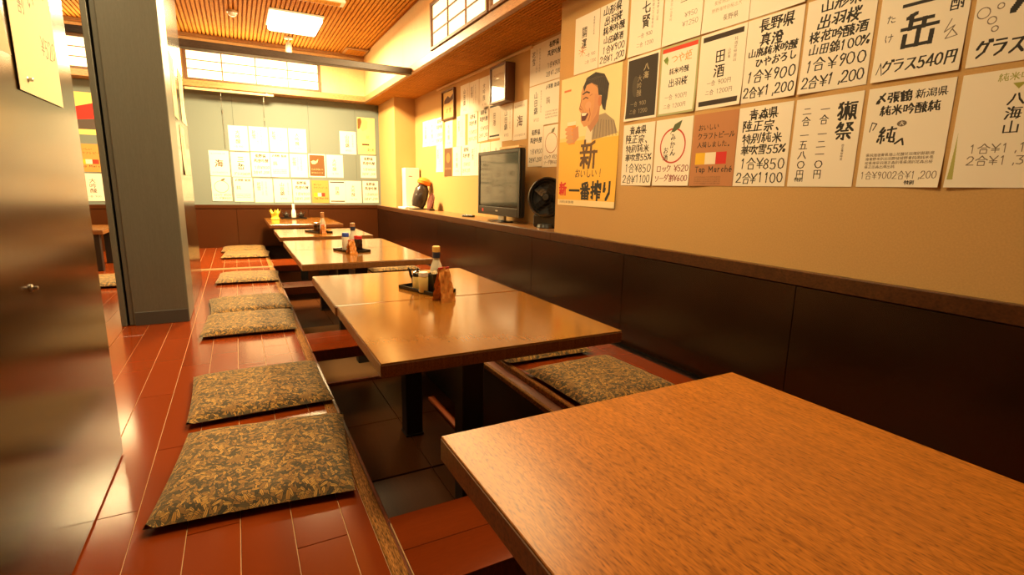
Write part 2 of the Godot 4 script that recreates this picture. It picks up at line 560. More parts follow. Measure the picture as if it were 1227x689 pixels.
func area(parent: Node, called: String, at: Vector3, rot: Vector3, size: Vector2, energy: float, c: Color) -> void:
	var l := AreaLight3D.new()
	l.name = called
	l.area_size = size
	l.light_color = c
	l.light_energy = energy
	l.area_range = 20.0
	l.area_attenuation = 2.0
	l.shadow_enabled = true
	l.position = at
	l.rotation = rot
	parent.add_child(l, true)

func build_windows_and_lamps() -> void:
	var w1 := shoji("window_1", "glowing paper shoji set high on the right", Vector3(X_SOFFIT, 2.395, -4.395), -PI / 2, 1.29, 0.42, 3, 3)
	area(w1, "shoji_light", Vector3(0, 0, 0.05), Vector3(0, PI, 0), Vector2(1.2, 0.36), 9.0, WARM)
	var w2 := shoji("window_2", "glowing paper shoji beside the first, high on the right", Vector3(X_SOFFIT, 2.395, -3.075), -PI / 2, 1.29, 0.42, 3, 3)
	area(w2, "shoji_light", Vector3(0, 0, 0.05), Vector3(0, PI, 0), Vector2(1.2, 0.36), 9.0, WARM)
	var w3 := shoji("window_3", "long glowing paper transom above the blue back wall", Vector3(0.345, 2.375, Z_TRANSOM), 0.0, 1.64, 0.38, 4, 3)
	area(w3, "shoji_light", Vector3(0, 0, 0.05), Vector3(0, PI, 0), Vector2(1.5, 0.32), 3.0, WARM)
	var w4 := shoji("window_4", "glowing paper transom behind the dark pillar", Vector3(-1.62, 2.375, Z_TRANSOM), 0.0, 1.64, 0.38, 4, 3)
	area(w4, "shoji_light", Vector3(0, 0, 0.05), Vector3(0, PI, 0), Vector2(1.5, 0.32), 3.0, WARM)
	# ceiling lamps: shallow square diffusers
	ceiling_lamp(Vector3(0.725, Y_CEILING - 0.02, -6.745), "square white ceiling lamp glowing above the farthest tables", 38.0)
	ceiling_lamp(Vector3(0.725, Y_CEILING - 0.02, -1.85), "square white ceiling lamp above the second table group, out of view", 4.8)
	ceiling_lamp(Vector3(-1.10, Y_CEILING - 0.02, -3.00), "square white ceiling lamp over the other seating area, before the pillar", 3.6)
	ceiling_lamp(Vector3(-1.75, Y_CEILING - 0.02, -6.745), "square white ceiling lamp over the other seating area, behind the pillar", 8.0)

func ceiling_lamp(at: Vector3, label: String, energy: float) -> void:
	var o := thing("ceiling_lamp", label, "lamp", at)
	part(o, "base", box(Vector3(0.56, 0.02, 0.64), 0.004), M.white_plastic, Vector3(0, -0.011, 0))
	part(o, "diffuser", box(Vector3(0.53, 0.06, 0.61), 0.02), M.lamp_glow, Vector3(0, -0.052, 0))
	area(o, "lamp_light", Vector3(0, -0.095, 0), Vector3(-PI / 2, 0, 0), Vector2(0.52, 0.6), energy, WARM)

# ============================================================ floor
func build_floor() -> void:
	var fl := setting("floor", "red-brown varnished plank floor with a sunken leg pit")
	# ground slabs under the planks: left and right of the pit
	block(fl, "bed", Vector3(X_LEFT, -0.6, Z_BACK), Vector3(PIT_X0 - 0.012, -0.003, Z_FRONT), M.joint)
	block(fl, "bed", Vector3(PIT_X1 + 0.012, -0.6, Z_BACK), Vector3(1.985, -0.024, Z_FRONT), M.pit_wall)
	block(fl, "bed", Vector3(1.190, -0.024, Z_BACK), Vector3(1.902, -0.003, Z_FRONT), M.joint)
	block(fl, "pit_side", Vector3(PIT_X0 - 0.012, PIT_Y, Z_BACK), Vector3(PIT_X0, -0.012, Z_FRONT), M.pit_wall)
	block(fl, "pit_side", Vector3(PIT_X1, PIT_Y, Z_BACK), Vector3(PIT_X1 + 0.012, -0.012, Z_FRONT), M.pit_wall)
	block(fl, "pit_bed", Vector3(PIT_X0 - 0.012, -0.6, Z_BACK), Vector3(PIT_X1 + 0.012, PIT_Y - 0.012, Z_FRONT), M.slot)
	# planks along the room: left platform
	var seams := [0.257, 0.193]
	while seams[-1] > -2.6:
		seams.append(seams[-1] - 0.1245)
	for i in seams.size() - 1:
		var x1: float = seams[i]
		var x0: float = seams[i + 1]
		var length := 0.91 if i < 7 else 1.82
		var z := -8.23
		var cut := fposmod(0.365 * i + 0.25, length)
		var first := true
		while z < 0.62:
			var e := minf(z + (cut if first and cut > 0.1 else length), 0.62)
			first = false
			part(fl, "plank", box(Vector3(x1 - x0 - 0.0022, 0.0032, e - z - 0.0022), 0.0008), M["plank_%d" % rng.randi_range(0, 3)], Vector3((x0 + x1) / 2, -0.0016, (z + e) / 2))
			z = e
	# right platform
	for i in 6:
		var x0 := 1.196 + i * 0.1175
		var z := -8.23
		var cut := fposmod(0.41 * i + 0.3, 0.91)
		var first := true
		while z < 0.62:
			var e := minf(z + (cut if first and cut > 0.1 else 0.91), 0.62)
			first = false
			part(fl, "plank", box(Vector3(0.1153, 0.0032, e - z - 0.0022), 0.0008), M["plank_%d" % rng.randi_range(0, 3)], Vector3(x0 + 0.05875, -0.0016, (z + e) / 2))
			z = e
	# rails that edge the pit
	for s in [[Z_BACK + 0.02, -6.18], [-6.08, 0.6]]:
		block(fl, "oak_edge", Vector3(0.258, -0.03, s[0]), Vector3(0.294, 0.004, s[1]), M.oak_rail, 0.003)
		block(fl, "inner_lip", Vector3(0.294, -0.03, s[0]), Vector3(PIT_X0 + 0.006, -0.010, s[1]), M.red_lip, 0.002)
		block(fl, "oak_edge", Vector3(1.166, -0.03, s[0]), Vector3(1.194, 0.004, s[1]), M.oak_rail, 0.003)
		block(fl, "inner_lip", Vector3(PIT_X1 - 0.004, -0.03, s[0]), Vector3(1.10, -0.006, s[1]), M.oak_rail, 0.002)
		block(fl, "groove_board", Vector3(1.10, -0.04, s[0]), Vector3(1.166, -0.022, s[1]), M.red_lip)
	block(fl, "threshold", Vector3(X_LEFT, -0.014, -6.18), Vector3(0.294, 0.006, -6.08), M.shelf, 0.003)
	# boards that bridge the pit between the tables
	for b in [[-1.265, -0.975], [-3.245, -2.87], [-5.10, -4.82], [-6.75, -6.20]]:
		var br := Node3D.new()
		br.name = "bridge"
		fl.add_child(br, true)
		var n := int(round((b[1] - b[0]) / 0.125))
		var d: float = (b[1] - b[0]) / n
		for k in n:
			part(br, "plank", box(Vector3(PIT_X1 - PIT_X0 - 0.004, 0.0032, d - 0.0022), 0.0008), M["cross_plank_%d" % rng.randi_range(0, 3)], Vector3((PIT_X0 + PIT_X1) / 2, -0.0016, b[0] + d * (k + 0.5)))
		part(br, "joist", box(Vector3(PIT_X1 - PIT_X0, 0.025, b[1] - b[0] - 0.044), 0.0), M.joint, Vector3((PIT_X0 + PIT_X1) / 2, -0.0157, (b[0] + b[1]) / 2))
		for e in [b[0] + 0.012, b[1] - 0.012]:
			part(br, "fascia", box(Vector3(PIT_X1 - PIT_X0, 0.06, 0.02), 0.001), M.red_lip, Vector3((PIT_X0 + PIT_X1) / 2, -0.0335, e))
	# boards on the bottom of the pit
	for r in [[-8.23, -6.9], [-6.9, -5.6], [-5.6, -4.4], [-4.4, -3.36], [-3.36, -2.69], [-2.69, -2.115], [-2.105, -1.2], [-1.2, 0.6]]:
		for c in [[PIT_X0, 0.72], [0.72, PIT_X1]]:
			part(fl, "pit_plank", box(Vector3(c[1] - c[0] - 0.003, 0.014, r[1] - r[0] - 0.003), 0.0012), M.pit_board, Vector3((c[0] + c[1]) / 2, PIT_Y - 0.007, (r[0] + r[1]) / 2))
	block(fl, "foot_mat", Vector3(PIT_X0 + 0.01, PIT_Y, -4.82), Vector3(PIT_X1 - 0.01, PIT_Y + 0.02, -3.36), M.carpet, 0.004)
	block(fl, "foot_mat_edge", Vector3(PIT_X0 + 0.01, PIT_Y, -3.358), Vector3(PIT_X1 - 0.01, PIT_Y + 0.024, -3.335), M.red_lip, 0.003)
	block(fl, "light_patch_strip", Vector3(0.955, PIT_Y, -2.86), Vector3(0.995, PIT_Y + 0.02, -2.3), M.light_patch_red, 0.003)  # added strip, stands in for a patch of light on the pit floor

# ============================================================ partitions at the left
func build_partitions() -> void:
	var p := thing("partition_panel", "glossy brown wooden partition panel nearest the viewer at the left edge", "partition", Vector3(-0.44, 0, -0.4))
	part(p, "panel", box(Vector3(0.08, Y_CEILING - 0.004, 3.2), 0.006), M.lacquer, Vector3(0, Y_CEILING / 2, 0))
	for h in [[1.120, -1.19], [0.673, -1.011]]:
		var st := begin(true)
		add_lathe(st, [Vector2(0.0, 0.0), Vector2(0.008, 0.0), Vector2(0.008, 0.003), Vector2(0.004, 0.005), Vector2(0.004, 0.012), Vector2(0.0, 0.014)], 10, Transform3D(Basis(Vector3(0, 0, 1), -PI / 2), Vector3(0.04, h[0], h[1])))
		part(p, "screw", done(st), M.metal)
	var k := thing("pillar", "dark brown pillar with a vertical slot beside the aisle", "pillar", Vector3(-0.51, 0, -4.07))
	part(k, "shaft", box(Vector3(0.297, Y_CEILING - 0.004, 0.42), 0.004), M.pillar, Vector3(0.0295, Y_CEILING / 2, 0))
	part(k, "groove_board", box(Vector3(0.027, Y_CEILING - 0.004, 0.40), 0.003), M.pillar, Vector3(-0.1325, Y_CEILING / 2, -0.006))
	part(k, "slot", box(Vector3(0.012, Y_CEILING - 0.004, 0.34), 0.0), M.slot, Vector3(-0.152, Y_CEILING / 2, -0.03))
	part(k, "jamb", box(Vector3(0.030, Y_CEILING - 0.004, 0.41), 0.003), M.pillar, Vector3(-0.173, Y_CEILING / 2, -0.002))
	var plate := part(k, "kick_plate", box(Vector3(0.285, 0.085, 0.004), 0.001), M.pillar_plate, Vector3(0.031, 0.0435, 0.2115))
	plate.set_meta("label", "grey kick plate")
	var s := thing("partition_screen", "glossy wooden side panel behind the dark pillar", "partition", Vector3(-0.365, 0, -4.82))
	part(s, "panel", box(Vector3(0.06, Y_CEILING - 0.004, 1.07), 0.004), M.lacquer, Vector3(0, Y_CEILING / 2, 0))
	# notices on the panels
	notice("handwritten cream notice hanging on the near brown partition panel", Vector3(-0.3985, 1.31, -1.69), PI / 2, 0.32, 0.44, sheet_texture("notice_a"))
	notice("dark printed notice at the extreme left edge of the near partition panel", Vector3(-0.3985, 1.32, -1.36), PI / 2, 0.24, 0.34, sheet_texture("notice_b"))
	notice("long cream sheet nearer the dark pillar on the side panel", Vector3(-0.334, 1.55, -4.42), PI / 2, 0.34, 0.42, sheet_texture("plain_a"))
	notice("long cream sheet farther along the side panel behind the pillar", Vector3(-0.334, 1.56, -5.05), PI / 2, 0.36, 0.40, sheet_texture("plain_b"))
	notice("lower cream sheet on the side panel behind the pillar", Vector3(-0.334, 1.13, -4.75), PI / 2, 0.34, 0.36, sheet_texture("plain_c"))

func notice(label: String, at: Vector3, turn: float, w: float, h: float, m: Material, called := "wall_notice", category := "notice", group := "") -> MeshInstance3D:
	var o := MeshInstance3D.new()
	o.name = numbered(called)
	o.mesh = sheet(w, h, rng.randi_range(0, 3))
	o.material_override = m
	add_child(o)
	o.position = at
	o.rotation.y = turn
	o.set_meta("label", label)
	o.set_meta("category", category)
	if group:
		o.set_meta("group", group)
	return o

# a sheet of paper: 1 mm thick, slightly curled at its lower corners; local x along, y up, print toward +z
func sheet(w: float, h: float, kind: int) -> ArrayMesh:
	var key := "sheet %.3f %.3f %d" % [w, h, kind]
	if cache.has(key):
		return cache[key]
	var st := begin(true)
	var n := 6
	var z := func(u: float, v: float) -> float:
		var lift := 0.0
		var low := clampf((v - 0.6) / 0.4, 0, 1)
		if kind == 1:
			lift = 0.007 * low * low * clampf((u - 0.5) * 2.0, 0, 1)
		elif kind == 2:
			lift = 0.007 * low * low * clampf((0.5 - u) * 2.0, 0, 1)
		elif kind == 3:
			lift = 0.004 * low * low
		return 0.002 + lift
	for side in 2:
		for i in n:
			for j in n:
				var c := []
				for k in [[0, 0], [1, 0], [1, 1], [0, 1]]:
					var u := float(i + k[0]) / n
					var v := float(j + k[1]) / n
					c.append([Vector3((u - 0.5) * w, (0.5 - v) * h, z.call(u, v) - side * 0.001), Vector2(u, v)])
				st.set_smooth_group(side)
				var order := [0, 1, 2, 0, 2, 3] if side == 0 else [0, 2, 1, 0, 3, 2]
				for q in order:
					st.set_uv(c[q][1])
					st.add_vertex(c[q][0])
	st.set_smooth_group(2)
	for e in n:
		for side in 4:
			var a: Vector2
			var b: Vector2
			var t0 := float(e) / n
			var t1 := float(e + 1) / n
			match side:
				0:
					a = Vector2(t0, 0); b = Vector2(t1, 0)
				1:
					a = Vector2(1, t0); b = Vector2(1, t1)
				2:
					a = Vector2(t1, 1); b = Vector2(t0, 1)
				_:
					a = Vector2(0, t1); b = Vector2(0, t0)
			var pa := Vector3((a.x - 0.5) * w, (0.5 - a.y) * h, z.call(a.x, a.y))
			var pb := Vector3((b.x - 0.5) * w, (0.5 - b.y) * h, z.call(b.x, b.y))
			var pc := pb - Vector3(0, 0, 0.001)
			var pd := pa - Vector3(0, 0, 0.001)
			for v in [[pa, a], [pd, a], [pc, b], [pa, a], [pc, b], [pb, b]]:
				st.set_uv((v[1] - Vector2(0.5, 0.5)) * 0.98 + Vector2(0.5, 0.5))
				st.add_vertex(v[0])
	st.generate_normals()
	cache[key] = st.commit()
	return cache[key]

# ============================================================ tables
func build_tables() -> void:
	var first: Node3D = null
	var rows := [
		[-0.500, 0.78, 0.0, "bare oak-topped table nearest the viewer, cut by the frame"],
		[-1.725, 0.765, -0.012, "glossy wooden table in front of the orange packet"],
		[-2.490, 0.760, -0.006, "glossy wooden table carrying the soy bottle and orange packet"],
		[-3.700, 0.760, 0.0, "glossy wooden table in front of the red-capped jar"],
		[-4.430, 0.700, 0.0, "glossy wooden table carrying nothing, behind the red-capped jar"],
		[-5.565, 0.900, 0.0, "fourth group's low table with dark soy pot on it"],
		[-7.440, 1.400, 0.0, "farthest low table with the yellow crown-shaped pot"],
	]
	for i in rows.size():
		var r: Array = rows[i]
		var t := thing("low_table", r[3], "table", Vector3(0.743, PIT_Y, r[0]), r[2], "low tables over the sunken pit")
		var w := 0.845
		var d: float = r[1] - 0.004
		var th := 0.052 if i == 0 else 0.042
		var top := TABLE_Y - PIT_Y
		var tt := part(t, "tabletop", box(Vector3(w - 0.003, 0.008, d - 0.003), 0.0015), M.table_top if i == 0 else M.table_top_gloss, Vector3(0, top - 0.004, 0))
		part(tt, "edge_band", box(Vector3(w, th - 0.003, d), 0.003), M.table_edge, Vector3(0, -0.004 - (th - 0.003) / 2 + 0.005, 0))
		part(t, "mounting_plate", box(Vector3(0.42, 0.012, 0.42), 0.003), M.black_leg, Vector3(0, top - th - 0.004, 0))
		part(t, "leg", box(Vector3(0.088, top - th - 0.02, 0.088), 0.004), M.black_leg, Vector3(0, (top - th - 0.02) / 2 + 0.01, 0))
		part(t, "foot", box(Vector3(0.098, 0.012, 0.098), 0.003), M.black_leg, Vector3(0, 0.0062, 0))
	# a table of the other seating area, seen through the gap left of the pillar
	var l := thing("side_table", "low dark table glimpsed through the gap left of the pillar", "table", Vector3(-1.75, 0, -6.75))
	var lt := part(l, "tabletop", box(Vector3(1.1, 0.008, 0.75), 0.0015), M.table_top_gloss, Vector3(0, 0.412, 0))
	part(lt, "edge_band", box(Vector3(1.103, 0.04, 0.753), 0.003), M.table_edge, Vector3(0, -0.021, 0))
	for s in [[-1, -1], [1, -1], [-1, 1], [1, 1]]:
		part(l, "leg", box(Vector3(0.08, 0.372, 0.08), 0.004), M.black_leg, Vector3(s[0] * 0.47, 0.186, s[1] * 0.3))
	part(l, "apron", box(Vector3(0.86, 0.30, 0.03), 0.003), M.black_leg, Vector3(0, 0.22, 0.30))

# ============================================================ cushions
func cushion_mesh(w: float, d: float, h: float, s: int) -> ArrayMesh:
	var st := begin(true)
	var n := 22
	var nz := noise(100 + s, 3.2, 2)
	var point := func(i: int, j: int, side: float) -> Vector3:
		var u := 2.0 * i / n - 1.0
		var v := 2.0 * j / n - 1.0
		# pinch the sides a little between the corners
		var x := u * w / 2 * (1.0 - 0.022 * (1.0 - v * v) * absf(u) * absf(u))
		var z := v * d / 2 * (1.0 - 0.022 * (1.0 - u * u) * absf(v) * absf(v))
		var e := (1.0 - pow(absf(u), 7.0)) * (1.0 - pow(absf(v), 7.0))
		var y := pow(maxf(e, 0.0), 0.6)
		if side > 0.0:
			y = y * h * 0.62 * (0.80 + 0.2 * cos(u * 1.5) * cos(v * 1.5)) * (1.0 + 0.10 * nz.get_noise_2d(u, v))
			return Vector3(x, h * 0.38 + y, z)
		return Vector3(x, h * 0.38 * (1.0 - y), z)
	for side in [1.0, -1.0]:
		st.set_smooth_group(1 if side > 0.0 else 2)
		for i in n:
			for j in n:
				var c := []
				for k in [[0, 0], [1, 0], [1, 1], [0, 1]]:
					c.append([point.call(i + k[0], j + k[1], side), Vector2(float(i + k[0]) / n, float(j + k[1]) / n) * 1.9 + Vector2(0.17, 0.31) * s])
				var order := [0, 1, 2, 0, 2, 3] if side > 0.0 else [0, 2, 1, 0, 3, 2]
				for q in order:
					st.set_uv(c[q][1])
					st.add_vertex(c[q][0])
	return done(st)

func build_cushions() -> void:
	var shapes := []
	for s in 4:
		shapes.append(cushion_mesh(0.525, [0.56, 0.54, 0.55, 0.53][s], 0.055, s))
	var left := [
		[0.015, -1.714, -6.4, "patterned olive floor cushion nearest the viewer, left of the pit", 0],
		[0.030, -2.372, 1.0, "second olive floor cushion from the viewer, left of the pit", 1],
		[0.019, -3.600, -2.4, "third olive floor cushion from the viewer, in front of the one it touches", 2],
		[0.031, -4.185, 3.7, "fourth olive floor cushion from the viewer, touching the one in front", 3],
		[0.045, -5.420, -3.0, "pale floor cushion alone just before the floor threshold", 0],
		[0.051, -7.170, -4.0, "pale floor cushion beyond the threshold, nearer of the last two", 1],
		[0.035, -7.800, -2.0, "pale floor cushion farthest back, against the back panelling", 2],
		[1.455, -1.815, 2.0, "olive floor cushion on the right bench behind the nearest table", 3],
		[1.430, -2.465, -1.5, "olive floor cushion on the right bench, mostly hidden under a table edge", 0],
		[1.440, -3.700, 1.5, "olive floor cushion on the right bench beside the red-capped jar's table", 1],
		[1.440, -4.340, -2.0, "olive floor cushion on the right bench beyond its neighbour by the third group", 2],
		[1.440, -5.560, 1.0, "olive floor cushion on the right bench beside the fourth table group", 3],
		[-1.10, -5.62, 0.0, "pale floor cushion glimpsed through the gap left of the pillar", 0],
	]
	for c in left:
		var o := part(self, numbered("floor_cushion"), shapes[c[4]], M.zabuton, Vector3(c[0], 0.0, c[1]), Vector3(0, deg_to_rad(c[2]), 0))
		o.set_meta("label", c[3])
		o.set_meta("category", "cushion")
		o.set_meta("group", "patterned floor cushions")

# ============================================================ lettering by brush strokes on a 20 x 20 grid
const GLYPHS := {
	"一": "1 10 19 10", "二": "4 5 16 5/1 16 19 16", "三": "3 3 17 3/4 10 16 10/1 17 19 17",
	"山": "10 1 10 17/2 7 2 17 18 17/18 7 18 17", "八": "8 4 6 11 1 18/12 3 14 11 19 18",
	"七": "1 10 18 7/8 1 8 15 10 18 18 18 18 14", "五": "3 2 17 2/9 2 6 18/4 9 15 9 14 18/1 18 19 18",
	"〇": "10 3 15 4 18 10 15 16 10 18 5 16 2 10 5 4 10 3", "円": "3 2 3 19/3 2 17 2 17 18 15 19/10 2 10 10/3 10 17 10",
	"合": "10 1 6 6 1 9/10 1 14 6 19 9/6 9 14 9/5 12 5 19/5 12 15 12 15 19/5 19 15 19",
	"田": "3 3 3 18/3 3 17 3 17 18/3 10 17 10/10 3 10 18/3 18 17 18",
	"酒": "3 2 5 4/1 7 4 9/1 18 4 12/7 3 19 3/8 7 8 19/8 7 18 7 18 19/11 3 11 10 9 13/14 3 14 11 17 11/8 15 18 15/8 19 18 19",
	"出": "10 1 10 18/4 3 4 9 16 9/16 3 16 9/2 12 2 18 18 18/18 12 18 18",
	"羽": "2 3 8 3 8 18 6 17/2 8 5 10/1 15 7 12/11 3 18 3 18 18 16 17/12 8 15 10/11 15 17 12",
	"桜": "4 1 4 19/1 6 8 6/4 7 1 14/4 8 8 12/10 2 11 5/13 1 14 5/18 2 16 6/8 11 19 11/13 7 10 13 17 19/16 11 13 16 8 19",
	"純": "5 1 2 6 6 7/7 4 2 11 7 11/5 11 5 19/2 14 1 17/8 14 8 16/10 4 19 3/11 8 11 13 18 13/18 8 18 13/14 1 14 17 16 18 19 18 19 15",
	"米": "4 3 7 7/16 3 13 7/1 9 19 9/10 1 10 19/9 10 2 17/11 10 18 17",
	"吟": "1 4 1 14/1 4 6 4 6 14/1 14 6 14/13 1 10 6 7 9/13 1 16 6 19 8/11 9 15 9/9 12 17 12 13 19",
	"醸": "1 2 9 2/1 6 1 19/1 6 9 6 9 19/4 2 4 9/6 2 6 10/1 14 9 14/1 19 9 19/11 3 19 3/15 1 15 6/12 6 18 6/11 9 19 9/13 7 13 12/17 7 17 12/10 12 19 12/13 13 13 19 15 18/14 13 19 19",
	"長": "5 1 5 10/5 1 16 1/5 4 15 4/5 7 15 7/1 10 19 10/6 10 6 18 9 16/15 12 10 15/9 10 13 16 19 18",
	"野": "1 2 1 9/1 2 9 2 9 9/1 5 9 5/1 9 9 9/5 2 5 17/1 13 9 13/0 18 9 16/11 2 18 2 14 6/12 5 16 8/10 9 19 9 17 12/14 9 14 19 12 18",
	"県": "6 1 6 11/6 1 15 1 15 11/6 4 15 4/6 8 15 8/6 11 15 11/2 3 2 13 19 13/10 13 10 19/6 15 3 18/14 15 17 18",
	"真": "2 3 18 3/10 1 10 5/5 5 5 14/5 5 15 5 15 14/5 8 15 8/5 11 15 11/1 14 19 14/7 15 3 19/13 15 17 19",
	"澄": "3 2 5 4/1 7 4 9/1 18 4 12/8 2 12 2 7 9/8 5 10 7/14 1 19 8/17 2 15 4/11 8 16 8/10 10 10 14 17 14/10 10 17 10 17 14/11 15 12 18/16 15 15 18/7 19 19 19",
	"廃": "10 0 10 3/3 3 18 3/3 3 3 12 1 19/6 6 9 6 6 11/12 5 18 12/16 6 14 8/7 12 17 12/11 10 10 14 6 19/14 12 14 18 18 18 18 16",
	"形": "1 3 10 3/1 10 11 10/4 3 4 12 1 19/8 3 8 19/18 1 12 7/19 7 13 13/19 13 11 19",
	"花": "1 4 19 4/6 1 6 7/14 1 14 7/7 8 2 14/5 12 5 19/16 9 10 13/10 8 10 17 12 18 18 18 18 15",
	"錦": "6 1 1 8/6 1 10 6/3 8 9 8/1 12 10 12/5 8 5 18/2 14 3 16/9 14 8 16/1 19 10 18/15 0 13 3/12 3 12 9 18 9/12 3 18 3 18 9/12 6 18 6/15 9 15 19/11 12 11 18/11 12 19 12 19 17 17 18",
	"岳": "7 1 3 3/5 2 5 9/5 5 16 5/12 5 12 9/1 9 19 9/10 10 10 19/3 13 3 19 17 19/17 13 17 19",
	"芋": "1 4 19 4/6 1 6 7/14 1 14 7/4 9 16 9/1 13 19 13/10 9 10 19 7 18",
	"焼": "4 1 4 9 1 19/1 6 2 10/8 5 6 9/5 11 8 17/10 4 18 4/14 1 14 7/9 8 19 8/11 6 11 11/16 6 16 11/8 11 19 11/12 11 11 16 7 19/15 11 15 18 19 18 19 15",
	"酎": "1 2 10 2/1 6 1 19/1 6 10 6 10 19/4 2 4 9/7 2 7 10/1 14 10 14/1 19 10 19/12 6 19 6/16 1 16 18 14 17/13 10 14 13",
	"海": "3 2 5 4/1 7 4 9/1 18 4 12/9 1 7 6/8 3 19 3/9 6 8 16/9 6 17 6 16 17 14 18/6 11 19 11/13 7 12 10/12 12 12 15/7 16 18 16",
	"獺": "5 1 1 6/2 2 5 8 4 19 2 18/5 9 1 14/7 3 13 3/10 1 10 19/8 6 8 11 12 11/8 6 12 6 12 11/9 11 6 17/11 11 14 16/14 2 20 2/15 5 15 14/15 5 19 5 19 14/15 8 19 8/15 11 19 11/15 14 19 14/16 15 14 19/18 15 20 19",
	"祭": "5 1 2 6/4 3 8 3 6 8 1 11/5 5 7 7/12 2 18 2 12 8/13 4 19 10/7 10 14 10/3 13 17 13/10 13 10 19 8 18/6 15 3 18/14 15 17 18",
	"〆": "16 1 4 15 3 18 6 18 8 15/8 5 17 15",
	"張": "1 2 7 2 7 7 2 7 1 12 7 12 6 18 4 18/11 1 11 9/11 1 19 1/11 4 18 4/11 7 18 7/9 10 19 10/12 10 12 18 15 16/18 12 15 14/14 10 16 15 19 18",
	"鶴": "1 3 9 3/1 3 1 5/9 3 9 5/5 1 2 10/3 7 3 18/6 6 6 18/3 9 9 9/3 12 8 12/3 15 8 15/3 18 9 18/14 0 12 3/11 3 11 12/11 3 18 3 18 9/11 6 18 6/11 9 18 9/11 12 19 12 18 18 16 19/12 15 12 18/14 15 14 17",
	"新": "5 0 5 3/1 3 10 3/3 4 4 7/8 4 7 7/0 8 11 8/1 12 10 12/5 8 5 19/5 12 1 17/5 12 9 16/17 1 12 3/13 3 13 11 11 19/13 8 20 8/17 8 17 19",
	"潟": "3 2 5 4/1 7 4 9/1 18 4 12/11 1 8 3/8 3 8 8 11 8/13 2 18 2 18 8/8 5 11 5/14 5 18 5/8 8 18 8/9 9 9 13/8 11 19 11 18 18 16 19/7 14 6 17/10 14 11 17/13 14 14 16",
	"青": "3 3 17 3/10 0 10 9/4 6 16 6/1 9 19 9/5 11 5 19/5 11 15 11 15 18 13 19/5 14 15 14/5 16 15 16",
	"森": "4 4 16 4/10 1 10 10/10 4 4 9/10 4 16 9/1 12 9 12/5 9 5 19/5 12 1 17/5 12 9 16/11 12 19 12/15 9 15 19/15 12 11 17/15 12 19 17",
	"陸": "2 1 2 19/2 1 7 1 4 7 7 11 3 13/10 3 18 3/14 0 14 7/9 7 19 7/12 8 10 11/16 8 17 11/10 13 18 13/14 11 14 18/8 18 20 18",
	"正": "2 2 18 2/10 2 10 17/10 9 17 9/5 8 5 17/1 17 19 17",
	"宗": "10 0 10 3/2 3 2 7/2 3 18 3 17 6/5 8 15 8/2 11 18 11/10 11 10 19 8 18/6 13 3 17/14 13 17 17",
	"特": "3 2 1 7/1 6 8 6/5 1 5 19/1 13 8 10/14 1 14 7/10 4 18 4/9 7 19 7/9 11 19 11/16 7 16 18 14 18/11 13 13 15",
	"別": "2 2 2 8/2 2 9 2 9 8/2 8 9 8/5 8 4 13 1 19/1 12 9 12 8 18 6 18/13 3 13 13/18 1 18 18 16 18",
	"華": "1 3 19 3/6 0 6 5/14 0 14 5/3 7 17 7/1 10 19 10/6 7 6 13/14 7 14 13/3 13 17 13/1 16 19 16/10 5 10 20",
	"吹": "1 4 1 13/1 4 6 4 6 13/1 13 6 13/11 1 8 8/10 5 19 5 17 9/13 5 13 10 8 19/13 11 19 19",
	"雪": "3 1 17 1/10 1 10 10/2 4 2 7/2 4 18 4 18 7/5 6 7 7/13 6 15 7/5 9 7 9/13 9 15 9/4 12 16 12 16 19/4 15 16 15/3 19 17 19",
	"開": "2 1 2 19/2 1 8 1 8 8/2 4 8 4/2 8 8 8/12 1 18 1 18 18 16 19/12 1 12 8 18 8/12 4 18 4/5 11 15 11/4 14 16 14/8 11 7 18/12 11 12 18",
	"運": "2 2 4 4/1 8 4 8 4 14/1 18 4 14 8 18 19 18/7 2 7 5/7 2 18 2 18 4/9 4 16 4/9 6 9 12/9 6 16 6 16 12/9 9 16 9/9 12 16 12/7 14 18 14/12 3 12 16",
	"賢": "3 1 3 9/3 1 9 1/3 4 8 4/3 6 8 6/3 9 9 9/8 4 8 6/11 2 18 2 11 9/12 4 19 9/5 11 5 17/5 11 15 11 15 17/5 13 15 13/5 15 15 15/5 17 15 17/8 17 4 20/12 17 16 20",
	"番": "14 1 4 3/4 4 6 7/15 4 13 7/1 8 19 8/10 2 10 12/9 8 2 13/11 8 18 13/4 13 4 19/4 13 16 13 16 19/4 16 16 16/10 13 10 19/4 19 16 19",
	"搾": "4 1 4 18 2 17/1 6 8 6/1 12 8 10/13 0 13 3/9 3 9 6/9 3 19 3 19 6/12 5 9 8/15 5 19 8/12 8 9 13/11 11 19 11/13 11 13 20/13 14 18 14/13 17 18 17",
	"入": "8 2 11 3 8 11 1 18/10 5 13 12 19 18", "荷": "1 3 19 3/6 0 6 6/14 0 14 6/6 7 1 13/4 10 4 19/8 9 19 9/9 12 9 16 14 16/9 12 14 12 14 16/17 9 17 18 15 18",
	"割": "7 0 7 3/1 3 1 5/1 3 12 3 12 5/2 6 11 6/3 9 10 9/1 11 12 11/7 4 7 13/3 14 3 19 10 19/3 14 10 14 10 19/14 4 14 13/18 1 18 18 16 18",
	"大": "1 7 19 7/10 1 9 10 2 19/11 9 18 19", "姫": "5 1 2 12 8 19/8 5 6 13 1 19/0 7 9 7/11 1 11 19/11 1 19 1/11 6 17 6 17 12/11 12 18 12/11 19 19 19/14 1 14 6",
	"お": "2 5 12 5/7 1 7 17 3 18 2 15 8 10 14 10 17 14 12 18/15 3 18 6", "い": "3 4 3 14 6 17 8 14/15 5 18 12", "し": "6 2 6 15 9 18 14 17 17 13",
	"ま": "3 5 17 5/4 10 16 10/10 1 10 17 6 18 4 15 8 13 17 18", "た": "1 5 11 5/6 1 2 18/11 9 18 9/10 14 12 18 19 17",
